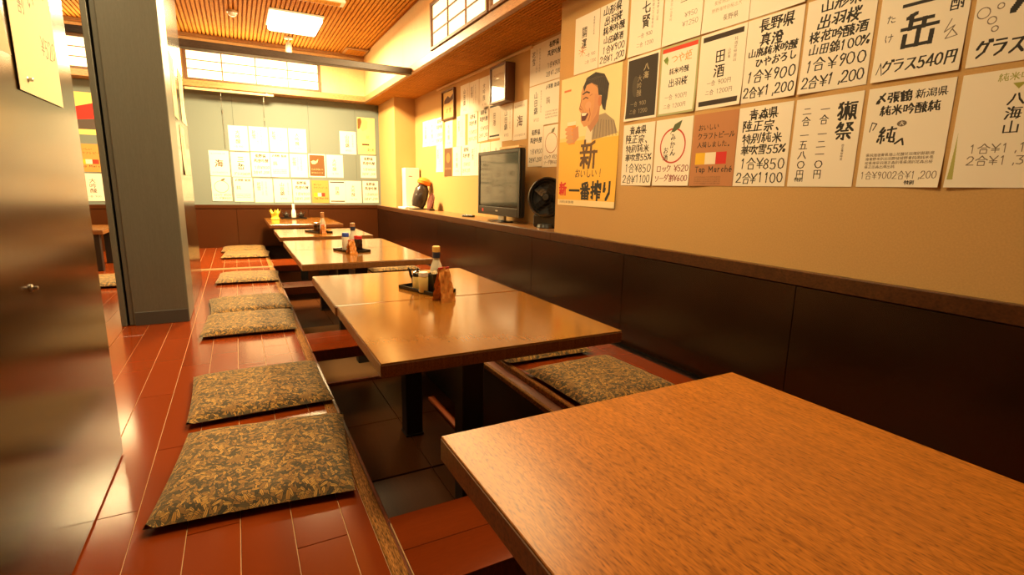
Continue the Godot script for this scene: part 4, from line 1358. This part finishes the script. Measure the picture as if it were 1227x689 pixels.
func build_recess_menus() -> void:
	var x := X_RECESS
	var spots := [
		[-5.525, 1.855, "far_a", "top row", "first"], [-5.27, 1.85, "far_c", "top row", "second"], [-5.01, 1.845, "far_d", "top row", "third"],
		[-3.95, 1.925, "far_c", "top row", "fifth"], [-3.70, 1.925, "far_b", "top row", "sixth"],
		[-6.88, 1.595, "far_a", "middle row", "first"], [-6.62, 1.59, "far_d", "middle row", "second"], [-6.36, 1.585, "far_b", "middle row", "third"],
		[-6.02, 1.53, "far_d", "middle row", "fourth"], [-5.64, 1.53, "far_c", "middle row", "fifth"], [-5.31, 1.53, "far_b", "middle row", "sixth"], [-5.03, 1.545, "far_b", "middle row", "seventh"],
		[-4.762, 1.55, "far_bars", "middle row", "eighth"], [-4.508, 1.51, "far_a", "middle row", "ninth"], [-4.235, 1.50, "far_sea", "middle row", "tenth"], [-3.95, 1.59, "far_a", "middle row", "eleventh"], [-3.70, 1.59, "far_crane", "middle row", "twelfth"],
		[-6.35, 1.25, "far_c", "bottom row", "first"], [-6.05, 1.195, "dim_brown", "bottom row", "second"], [-5.76, 1.195, "far_d", "bottom row", "third"], [-5.49, 1.195, "far_b", "bottom row", "fourth"], [-5.24, 1.195, "far_c", "bottom row", "fifth"], [-4.98, 1.19, "far_a", "bottom row", "sixth"], [-4.72, 1.19, "far_d", "bottom row", "seventh"],
		[-3.95, 1.255, "far_b", "bottom row", "eighth"], [-3.695, 1.245, "far_orange", "bottom row", "ninth"],
	]
	var looks := {"far_a": "white menu with bold upright characters", "far_b": "white menu with brush-written lines", "far_c": "white menu with fine print columns", "far_d": "white menu with grey upright characters", "far_sea": "white menu with one large character", "far_bars": "white menu with black bars", "far_crane": "white menu with headline and small print", "far_orange": "menu with a drawn mandarin", "dim_brown": "brown printed menu"}
	for s in spots:
		notice("%s above the shelf, %s, %s from far end" % [looks[s[2]], s[3], s[4]], Vector3(x, s[1], s[0]), -PI / 2, 0.25, 0.335 if s[3] != "top row" else 0.32, sheet_texture(s[2]), "wall_menu", "menu", "menus over the recess shelf")
	# framed picture
	var f := thing("picture_frame", "small dark framed picture high on the recess wall", "picture", Vector3(x, 1.86, -6.0), -PI / 2)
	frame(f, 0.41, 0.34, 0.03, 0.017)
	part(f, "picture", sheet(0.37, 0.30, 0), sheet_texture("picture"), Vector3(0, 0, 0.006))
	# deep glazed box
	var c := thing("wall_clock", "deep dark wooden box with glazed front high on the recess wall", "clock", Vector3(x, 1.850, -4.51), -PI / 2)
	part(c, "case", box(Vector3(0.33, 0.335, 0.085), 0.004), M.frame_wood, Vector3(0, 0, 0.0435))
	part(c, "dial", sheet(0.29, 0.295, 0), sheet_texture("clock_face"), Vector3(0, 0, 0.086))
	part(c, "front_glass", box(Vector3(0.296, 0.30, 0.003)), M.glass, Vector3(0, 0, 0.0945))
	for s in [-1, 1]:
		part(c, "front_frame", box(Vector3(0.018, 0.335, 0.018), 0.002), M.frame_wood, Vector3(s * 0.156, 0, 0.095))
		part(c, "front_frame", box(Vector3(0.294, 0.018, 0.018), 0.002), M.frame_wood, Vector3(0, s * 0.1585, 0.095))

func frame(o: Node3D, w: float, h: float, depth: float, bar: float) -> void:
	for s in [-1, 1]:
		part(o, "side_moulding", box(Vector3(bar, h, depth), 0.002), M.frame_wood, Vector3(s * (w - bar) / 2, 0, depth / 2))
		part(o, "cross_moulding", box(Vector3(w - 2 * bar, bar, depth), 0.002), M.frame_wood, Vector3(0, s * (h - bar) / 2, depth / 2))
	part(o, "backing", box(Vector3(w - bar, h - bar, 0.004)), M.frame_wood, Vector3(0, 0, 0.003))

func build_back_menus() -> void:
	var z := Z_BACK
	# x, y of the centre, look, which row, which place
	var rows := {
		"top row": [[0.078, 1.505, "far_d"], [0.33, 1.508, "far_c"], [0.585, 1.512, "far_c"], [0.838, 1.516, "far_d"], [1.547, 1.525, "far_a"]],
		"middle row": [[-0.178, 1.160, "far_sea"], [0.08, 1.150, "far_three"], [0.334, 1.160, "far_b"], [0.58, 1.160, "far_crane"], [0.835, 1.162, "far_c"], [1.09, 1.172, "far_brown"], [1.342, 1.172, "far_d"], [1.842, 1.180, "far_b"]],
		"bottom row": [[-0.178, 0.815, "far_orange"], [0.09, 0.808, "far_crane"], [0.346, 0.798, "far_c"], [0.60, 0.798, "far_a"], [0.852, 0.796, "far_b"], [1.114, 0.792, "far_craft"], [1.362, 0.792, "far_bars"], [1.602, 0.794, "far_d"], [1.862, 0.797, "far_b"]],
	}
	var looks := {"far_a": "bright white sheet with upright characters", "far_b": "bright white sheet with brush-written lines", "far_c": "bright white sheet with faint columns", "far_d": "bright white nearly blank sheet", "far_sea": "white sheet with one large character", "far_three": "white sheet with two large characters", "far_crane": "white sheet with dark headline", "far_brown": "brown printed sheet", "far_orange": "white sheet with a drawn mandarin", "far_craft": "orange printed sheet", "far_bars": "white sheet with black bars"}
	var places := ["first", "second", "third", "fourth", "fifth", "sixth", "seventh", "eighth", "ninth"]
	for row in rows:
		for i in rows[row].size():
			var s: Array = rows[row][i]
			notice("%s on blue wall, %s, %s from left" % [looks[s[2]], row, places[i]], Vector3(s[0], s[1], z), 0.0, 0.238, 0.334, sheet_texture(s[2]), "wall_menu", "menu", "menus on the blue back wall")
	notice("tall yellow poster with a face at the right end of the blue wall", Vector3(1.825, 1.640, z), 0.0, 0.262, 0.54, sheet_texture("face_poster"), "wall_poster", "poster")
	notice("yellow and red poster glimpsed in the gap left of the pillar", Vector3(-1.62, 1.70, z), 0.0, 0.60, 0.50, sheet_texture("red_poster"), "wall_poster", "poster")
	notice("white menu glimpsed in the gap left of the pillar, upper one", Vector3(-1.58, 1.17, z), 0.0, 0.30, 0.34, sheet_texture("far_craft"), "wall_menu", "menu", "menus on the blue back wall")
	notice("white menu glimpsed in the gap left of the pillar, lower one", Vector3(-1.58, 0.81, z), 0.0, 0.30, 0.34, sheet_texture("far_d"), "wall_menu", "menu", "menus on the blue back wall")

# ============================================================ things on the shelf
func build_shelf_things() -> void:
	var y := 0.595
	# television, faces the room
	var tv := thing("television", "black flat television on the recess shelf, screen dark", "television", Vector3(2.12, y, -4.215), -PI / 2)
	part(tv, "housing", box(Vector3(0.84, 0.575, 0.05), 0.012), M.black_plastic, Vector3(0, 0.345, 0.0))
	part(tv, "back_cover", box(Vector3(0.60, 0.40, 0.07), 0.03), M.black_plastic, Vector3(0, 0.34, -0.055))
	for s in [-1, 1]:
		part(tv, "bezel", box(Vector3(0.032, 0.575, 0.012), 0.003), M.black_plastic, Vector3(s * 0.404, 0.345, 0.03))
	part(tv, "bezel", box(Vector3(0.776, 0.03, 0.012), 0.003), M.black_plastic, Vector3(0, 0.6175, 0.03))
	var chin := part(tv, "bezel", box(Vector3(0.776, 0.075, 0.014), 0.004), M.black_plastic, Vector3(0, 0.095, 0.031))
	part(chin, "badge", box(Vector3(0.045, 0.012, 0.002), 0.0008), M.metal, Vector3(0, 0.004, 0.0078))
	part(chin, "sticker", box(Vector3(0.03, 0.03, 0.001)), M.red_cap, Vector3(-0.30, 0.002, 0.0072))
	part(tv, "screen", box(Vector3(0.776, 0.47, 0.004)), M.screen_glass, Vector3(0, 0.367, 0.0265))
	part(tv, "neck", box(Vector3(0.12, 0.06, 0.03), 0.006), M.metal, Vector3(0, 0.04, -0.02))
	var st := begin(true)
	add_lathe(st, [Vector2(0, 0), Vector2(0.20, 0), Vector2(0.205, 0.004), Vector2(0.19, 0.012), Vector2(0.04, 0.020), Vector2(0, 0.020)], 32, Transform3D(Basis.from_scale(Vector3(1.0, 1.0, 0.42)), Vector3.ZERO))
	part(tv, "base", done(st), M.black_lacquer)
	# strip of pale board on top of the set
	var bd := thing("plank_board", "narrow pale board lying on top of the television", "board", Vector3(2.11, y + 0.6325, -3.98), -PI / 2)
	part(bd, "board", box(Vector3(0.36, 0.022, 0.07), 0.003), M.pale_board, Vector3(0, 0.011, 0))
	# round black fan
	var fan := thing("round_fan", "round black fan beside the television on the shelf", "fan", Vector3(2.16, y, -3.46), -1.02)
	st = begin(true)
	add_lathe(st, [Vector2(0, 0), Vector2(0.085, 0), Vector2(0.088, 0.006), Vector2(0.08, 0.03), Vector2(0.03, 0.042), Vector2(0, 0.042)], 28)
	part(fan, "base", done(st), M.black_plastic)
	part(fan, "pedestal", box(Vector3(0.22, 0.10, 0.11), 0.012), M.black_plastic, Vector3(0, 0.055, -0.01))
	var tilt := Transform3D(Basis(Vector3(1, 0, 0), PI / 2 - 0.12), Vector3(0, 0.235, 0.0))
	st = begin(true)
	add_lathe(st, [Vector2(0.148, -0.05), Vector2(0.156, -0.045), Vector2(0.160, 0.0), Vector2(0.156, 0.045), Vector2(0.148, 0.052), Vector2(0.140, 0.045), Vector2(0.144, 0.0), Vector2(0.140, -0.045), Vector2(0.148, -0.05)], 40, tilt)
	part(fan, "shroud", done(st), M.black_plastic)
	st = begin(true)
	add_lathe(st, [Vector2(0, -0.05), Vector2(0.150, -0.045), Vector2(0.150, -0.02), Vector2(0, -0.025)], 32, tilt)
	part(fan, "back_plate", done(st), M.black_matte)
	st = begin(true)
	add_lathe(st, [Vector2(0, 0.052), Vector2(0.026, 0.05), Vector2(0.034, 0.04), Vector2(0.034, -0.02), Vector2(0, -0.02)], 20, tilt)
	part(fan, "hub", done(st), M.black_plastic)
	for k in 5:
		st = begin()
		var turn := Transform3D(Basis(Vector3(0, 1, 0), TAU * k / 5), Vector3.ZERO)
		add_box(st, Vector3(0.082, 0.0, 0), Vector3(0.10, 0.003, 0.06), 0.0, tilt * turn * Transform3D(Basis(Vector3(1, 0, 0), 0.5), Vector3.ZERO))
		part(fan, "blade", done(st), M.black_plastic)
	for r in [0.05, 0.075, 0.10, 0.125]:
		st = begin()
		var ring := []
		for i in 33:
			ring.append(tilt * Vector3(r * cos(TAU * i / 32), 0.05, r * sin(TAU * i / 32)))
		add_tube(st, ring, 0.0018, 4)
		part(fan, "grille_ring", done(st), M.black_matte)
	# white box against the column
	var b := thing("white_box", "tall white box standing at the far end of the shelf", "box", Vector3(2.20, y, -7.22), -0.05)
	part(b, "body", box(Vector3(0.20, 0.555, 0.20), 0.004), M.white_cap, Vector3(0, 0.2775, 0))
	part(b, "side_flap", box(Vector3(0.003, 0.54, 0.19), 0.0), M.pale_board, Vector3(0.1025, 0.2775, 0))
	part(b, "mark", box(Vector3(0.05, 0.008, 0.002)), M.navy_band, Vector3(-0.03, 0.44, 0.1005))
	# leaning dark vessel with an orange stopper
	var v := thing("dark_vessel", "dark glazed vessel with an orange top on the shelf", "vessel", Vector3(2.15, y, -6.70))
	var lean := Transform3D(Basis(Vector3(0, 0, 1), -0.28), Vector3(-0.02, 0.030, 0))
	st = begin(true)
	add_lathe(st, [Vector2(0, 0), Vector2(0.075, 0.0), Vector2(0.095, 0.06), Vector2(0.10, 0.14), Vector2(0.092, 0.24), Vector2(0.06, 0.30), Vector2(0.05, 0.31), Vector2(0, 0.31)], 24, lean)
	part(v, "body", done(st), M.dark_glaze)
	st = begin(true)
	add_lathe(st, [Vector2(0.05, 0.30), Vector2(0.085, 0.315), Vector2(0.092, 0.35), Vector2(0.07, 0.385), Vector2(0.03, 0.40), Vector2(0, 0.402)], 24, lean)
	part(v, "stopper", done(st), M.orange_cap)
	part(v, "stand", box(Vector3(0.22, 0.012, 0.18), 0.003), M.black_matte, Vector3(0.0, 0.006, 0))
	var d := thing("dark_dish", "dark red dish propped upright beside the orange-topped vessel", "dish", Vector3(2.20, y, -6.36))
	st = begin(true)
	add_lathe(st, [Vector2(0, 0), Vector2(0.10, 0.004), Vector2(0.112, 0.02), Vector2(0.108, 0.022), Vector2(0.09, 0.012), Vector2(0, 0.010)], 28, Transform3D(Basis(Vector3(0, 0, 1), PI / 2 - 0.25), Vector3(0.01, 0.112, 0)))
	part(d, "dish", done(st), M.dark_red_glaze)
	part(d, "stand", box(Vector3(0.07, 0.016, 0.09), 0.003), M.black_matte, Vector3(0.0, 0.008, 0))
	var pp := thing("paper_stack", "low stack of white papers in front of the white box", "papers", Vector3(2.07, y, -7.02), 0.2)
	for k in 3:
		part(pp, "sheet", box(Vector3(0.15, 0.008, 0.20), 0.001), M.blank_paper, Vector3(0.004 * k, 0.004 + 0.008 * k, -0.005 * k), Vector3(0, 0.07 * k, 0))
	var rc := thing("remote_control", "small dark remote control lying on the shelf left of television", "remote", Vector3(2.13, y, -4.98), 0.5)
	part(rc, "body", box(Vector3(0.045, 0.02, 0.15), 0.006), M.black_plastic, Vector3(0, 0.01, 0))
	part(rc, "keypad", box(Vector3(0.03, 0.002, 0.10), 0.0005), M.metal, Vector3(0, 0.0208, 0))

# ============================================================ things on the tables
func tray(label: String, at: Vector3, turn: float, w := 0.13, d := 0.25) -> Node3D:
	var o := thing("condiment_tray", label, "tray", at, turn, "condiment trays")
	part(o, "plate", box(Vector3(w, 0.006, d), 0.002), M.black_lacquer, Vector3(0, 0.003, 0))
	for s in [-1, 1]:
		part(o, "rim", box(Vector3(0.006, 0.016, d), 0.002), M.black_lacquer, Vector3(s * (w / 2 - 0.003), 0.0095, 0))
		part(o, "rim", box(Vector3(w - 0.012, 0.016, 0.006), 0.002), M.black_lacquer, Vector3(0, 0.0095, s * (d / 2 - 0.003)))
	return o

func bottle(label: String, at: Vector3, cap: Material, band: Material, body := "bottle_milk", size := 1.0) -> void:
	var o := thing("sauce_bottle", label, "bottle", at, 0.0, "sauce bottles")
	var k := size
	part(o, "body", lathe([Vector2(0, 0), Vector2(0.027, 0), Vector2(0.030, 0.004), Vector2(0.030, 0.085), Vector2(0.026, 0.105), Vector2(0.018, 0.125), Vector2(0.0155, 0.14), Vector2(0.0155, 0.15), Vector2(0, 0.15)].map(func(v: Vector2) -> Vector2: return v * k), 22), M[body])
	part(o, "label", lathe([Vector2(0.0303, 0.02), Vector2(0.0306, 0.022), Vector2(0.0306, 0.078), Vector2(0.0303, 0.08)].map(func(v: Vector2) -> Vector2: return v * k), 22), M.blank_paper)
	part(o, "neck_band", lathe([Vector2(0.0155, 0.142), Vector2(0.0185, 0.143), Vector2(0.0185, 0.170), Vector2(0.0155, 0.171)].map(func(v: Vector2) -> Vector2: return v * k), 18), band)
	part(o, "cap", lathe([Vector2(0.0155, 0.170), Vector2(0.0185, 0.171), Vector2(0.0185, 0.195), Vector2(0.015, 0.199), Vector2(0, 0.199)].map(func(v: Vector2) -> Vector2: return v * k), 18), cap)

func jar(label: String, at: Vector3, cap: Material, content: Material, h := 0.085, r := 0.021) -> void:
	var o := thing("seasoning_jar", label, "jar", at, 0.0, "seasoning jars")
	part(o, "body", lathe([Vector2(0, 0), Vector2(r * 0.92, 0), Vector2(r, 0.004), Vector2(r, h * 0.74), Vector2(r * 0.82, h * 0.80), Vector2(0, h * 0.80)], 20), content)
	part(o, "lid", lathe([Vector2(r * 0.84, h * 0.78), Vector2(r * 0.98, h * 0.79), Vector2(r * 0.98, h * 0.97), Vector2(r * 0.86, h), Vector2(0, h)], 20), cap)

func pot(label: String, at: Vector3, turn: float, size := 1.0) -> void:
	var o := thing("soy_pot", label, "pot", at, turn, "soy pots")
	var k := size
	part(o, "body", lathe([Vector2(0, 0), Vector2(0.026, 0), Vector2(0.034, 0.012), Vector2(0.037, 0.045), Vector2(0.031, 0.075), Vector2(0.026, 0.082), Vector2(0, 0.082)].map(func(v: Vector2) -> Vector2: return v * k), 22), M.black_lacquer)
	part(o, "lid", lathe([Vector2(0.027, 0.081), Vector2(0.028, 0.086), Vector2(0.012, 0.094), Vector2(0.006, 0.098), Vector2(0.008, 0.106), Vector2(0, 0.110)].map(func(v: Vector2) -> Vector2: return v * k), 18), M.black_lacquer)
	var st := begin()
	add_tube(st, [Vector3(-0.030, 0.035, 0) * k, Vector3(-0.048, 0.060, 0) * k, Vector3(-0.056, 0.094, 0) * k, Vector3(-0.064, 0.100, 0) * k], 0.008 * k, 10)
	part(o, "spout", done(st), M.black_lacquer)
	st = begin()
	add_tube(st, [Vector3(0.030, 0.066, 0) * k, Vector3(0.055, 0.070, 0) * k, Vector3(0.060, 0.045, 0) * k, Vector3(0.033, 0.022, 0) * k], 0.005 * k, 8)
	part(o, "handle", done(st), M.black_lacquer)

func holder(label: String, at: Vector3, turn: float, s := 1.0) -> void:
	var o := thing("toothpick_holder", label, "holder", at, turn, "toothpick holders")
	for k in [[-1, 0], [1, 0]]:
		part(o, "side", box(Vector3(0.004, 0.085, 0.056) * s, 0.001), M.black_lacquer, Vector3(k[0] * 0.026, 0.0425, 0) * s)
	for k in [-1, 1]:
		part(o, "wall", box(Vector3(0.048, 0.085, 0.004) * s, 0.001), M.black_lacquer, Vector3(0, 0.0425, k * 0.026) * s)
	part(o, "bottom", box(Vector3(0.048, 0.004, 0.048) * s), M.black_lacquer, Vector3(0, 0.002, 0) * s)
	var st := begin()
	for i in 14:
		var p := Vector3(rng.randf_range(-0.019, 0.019), 0.004, rng.randf_range(-0.019, 0.019)) * s
		add_tube(st, [p, p + Vector3(rng.randf_range(-0.003, 0.003), 0.09, rng.randf_range(-0.003, 0.003)) * s], 0.0011 * s, 5)
	var picks := part(o, "toothpicks", done(st), M.pale_board)
	picks.set_meta("kind", "stuff")

# a bag folded into a standing tent, crumpled
func packet(label: String, at: Vector3, turn: float, w := 0.075, h := 0.15, d := 0.06) -> void:
	var o := thing("snack_packet", label, "packet", at, turn, "orange packets")
	var st := begin()
	var n := 8
	var nz := noise(50, 9.0, 3)
	var pt := func(i: int, j: int, s: float) -> Vector3:
		var u := float(i) / n - 0.5
		var v := float(j) / n
		var spread := (1.0 - v) * d / 2 + 0.004 * (1.0 - v)
		return Vector3(u * w * (1.0 - 0.25 * v), v * h * (1.0 - 0.06 * absf(u) * 2.0), s * (spread + 0.001)) + Vector3(nz.get_noise_2d(u * 3, v * 3 + s), 0.0, nz.get_noise_2d(u * 3 + 9, v * 3 + s)) * 0.009 * minf(1.0, v * 4.0)
	for s in [-1.0, 1.0]:
		for i in n:
			for j in n:
				quad(st, pt.call(i, j, s), pt.call(i + 1, j, s), pt.call(i + 1, j + 1, s), pt.call(i, j + 1, s), Vector3(0, 0.03, 0))
	part(o, "wrapper", done(st), M.orange_bag)
	part(o, "seal", box(Vector3(w * 0.74, 0.008, 0.005), 0.001), M.red_cap, Vector3(0, h * 0.955, 0.0))

func build_table_things() -> void:
	var y := TABLE_Y
	var on := y + 0.006
	# second group: tray, pot, jars, holder, bottle, packet
	tray("black condiment tray on the second table group", Vector3(0.765, y, -2.285), 0.35, 0.14, 0.26)
	pot("black soy pot with spout on the nearest condiment tray", Vector3(0.745, on, -2.355), -0.9, 0.85)
	jar("amber seasoning jar at the left of the nearest tray", Vector3(0.715, on, -2.285), M.black_plastic, M.seasoning, 0.082, 0.018)
	jar("amber seasoning jar with white lid at the front of the nearest tray", Vector3(0.728, on, -2.222), M.white_cap, M.seasoning, 0.094, 0.022)
	holder("black toothpick holder on the nearest tray", Vector3(0.782, on, -2.222), 0.3)
	bottle("sauce bottle with yellow cap and navy neck band on the nearest tray", Vector3(0.825, on, -2.318), M.yellow_cap, M.navy_band)
	packet("crumpled orange packet standing before the nearest tray", Vector3(0.757, y, -2.035), 0.25)
	# third group
	tray("black condiment tray on the third table group", Vector3(0.728, y, -3.905), 0.35, 0.16, 0.26)
	bottle("sauce bottle with brown cap behind the red-capped jar", Vector3(0.752, on, -3.965), M.brown_cap, M.navy_band)
	jar("white shaker with blue cap on the third group's tray", Vector3(0.688, on, -3.915), M.blue_cap, M.bottle_milk, 0.130, 0.026)
	jar("dark jar with red cap on the third group's tray", Vector3(0.768, on, -3.862), M.red_cap, M.soy, 0.112, 0.030)
	packet("small orange packet standing before the red-capped jar", Vector3(0.695, y, -3.735), 0.35, 0.06, 0.105, 0.05)
	# fourth group
	tray("black condiment tray on the fourth table group", Vector3(0.715, y, -5.56), 0.35, 0.16, 0.28)
	pot("dark soy pot on the fourth group's tray", Vector3(0.705, on, -5.615), -1.0, 0.75)
	jar("dark squat jar on the fourth group's tray", Vector3(0.690, on, -5.49), M.metal, M.soy, 0.10, 0.030)
	bottle("sauce bottle with brown cap on the fourth group's tray", Vector3(0.755, on, -5.545), M.brown_cap, M.brown_cap)
	packet("tiny orange packet on the fourth table group", Vector3(0.735, y, -5.39), 0.3, 0.05, 0.09, 0.04)
	# farthest table
	var c := thing("crown_pot", "yellow crown-shaped pot on the farthest table", "pot", Vector3(0.44, y, -7.70))
	part(c, "body", lathe([Vector2(0, 0), Vector2(0.052, 0), Vector2(0.056, 0.01), Vector2(0.044, 0.045), Vector2(0.056, 0.085), Vector2(0.050, 0.085), Vector2(0.038, 0.045), Vector2(0, 0.02)], 24), M.yellow_glaze)
	for k in 5:
		var a := TAU * k / 5 + 0.3
		var st := begin()
		var p := Vector3(cos(a), 0, sin(a))
		var q := Vector3(-sin(a), 0, cos(a))
		var tip := p * 0.078 + Vector3(0, 0.145, 0)
		var l := p * 0.052 + q * 0.030 + Vector3(0, 0.082, 0)
		var r := p * 0.052 - q * 0.030 + Vector3(0, 0.082, 0)
		var i := p * 0.040 + Vector3(0, 0.082, 0)
		var o := p * 0.060 + Vector3(0, 0.080, 0)
		var mid := (tip + l + r + i + o) / 5.0
		for f in [[tip, l, o], [tip, o, r], [tip, r, i], [tip, i, l], [l, i, o], [o, i, r]]:
			tri(st, f[0], f[1], f[2], mid)
		part(c, "point", done(st), M.yellow_glaze)
	tray("black condiment tray on the farthest table", Vector3(0.685, y, -7.86), 0.0, 0.34, 0.16)
	bottle("white bottle on the farthest table's tray", Vector3(0.69, on, -7.86), M.white_cap, M.white_cap, "white_cap", 1.0)
	pot("dark pot left of the white bottle on the farthest table", Vector3(0.595, on, -7.86), 0.0, 0.85)
	pot("dark pot right of the white bottle on the farthest table", Vector3(0.785, on, -7.86), PI, 0.85)

# ============================================================ things on the ceiling
func build_ceiling_things() -> void:
	var y := Y_CEILING - 0.021
	var s := thing("smoke_detector", "small round smoke detector on the ribbed ceiling", "detector", Vector3(0.10, y, -6.78))
	part(s, "base", lathe([Vector2(0, 0), Vector2(0.055, 0), Vector2(0.055, -0.02), Vector2(0, -0.02)], 24), M.sill_wood)
	part(s, "head", lathe([Vector2(0.042, -0.019), Vector2(0.038, -0.045), Vector2(0.02, -0.055), Vector2(0, -0.055)], 24), M.white_plastic)
	var p := thing("ceiling_spotlight", "small white spotlight hanging from the far ceiling", "spotlight", Vector3(0.73, y, -7.56))
	part(p, "canopy", lathe([Vector2(0, 0), Vector2(0.05, 0), Vector2(0.05, -0.02), Vector2(0, -0.025)], 20), M.white_plastic)
	var st := begin()
	add_tube(st, [Vector3(0, -0.02, 0), Vector3(0, -0.07, 0)], 0.008, 8)
	part(p, "stem", done(st), M.white_plastic)
	var tip := Transform3D(Basis(Vector3(1, 0, 0), 0.3), Vector3(0, -0.065, 0))
	st = begin(true)
	add_lathe(st, [Vector2(0, 0.01), Vector2(0.03, 0.0), Vector2(0.038, -0.03), Vector2(0.038, -0.11), Vector2(0.034, -0.11), Vector2(0.034, -0.09)], 20, tip)
	part(p, "shade", done(st), M.white_plastic)
	var v := thing("ceiling_vent", "square wooden grille at the ceiling's far right corner", "vent", Vector3(1.61, y, -7.78))
	part(v, "frame", box(Vector3(0.30, 0.02, 0.34), 0.003), M.sill_wood, Vector3(0, -0.01, 0))
	for k in 6:
		part(v, "slat", box(Vector3(0.24, 0.008, 0.022), 0.001), M.rib_wood, Vector3(0, -0.024, -0.11 + k * 0.044))
	var a := thing("air_outlet", "long pale air outlet at the top of the frame", "vent", Vector3(0.72, y, -5.86))
	part(a, "frame", box(Vector3(0.80, 0.03, 0.16), 0.004), M.white_plastic, Vector3(0, -0.015, 0))
	for k in 3:
		part(a, "slat", box(Vector3(0.72, 0.006, 0.025), 0.001), M.rib_wood, Vector3(0, -0.033, -0.04 + k * 0.04))
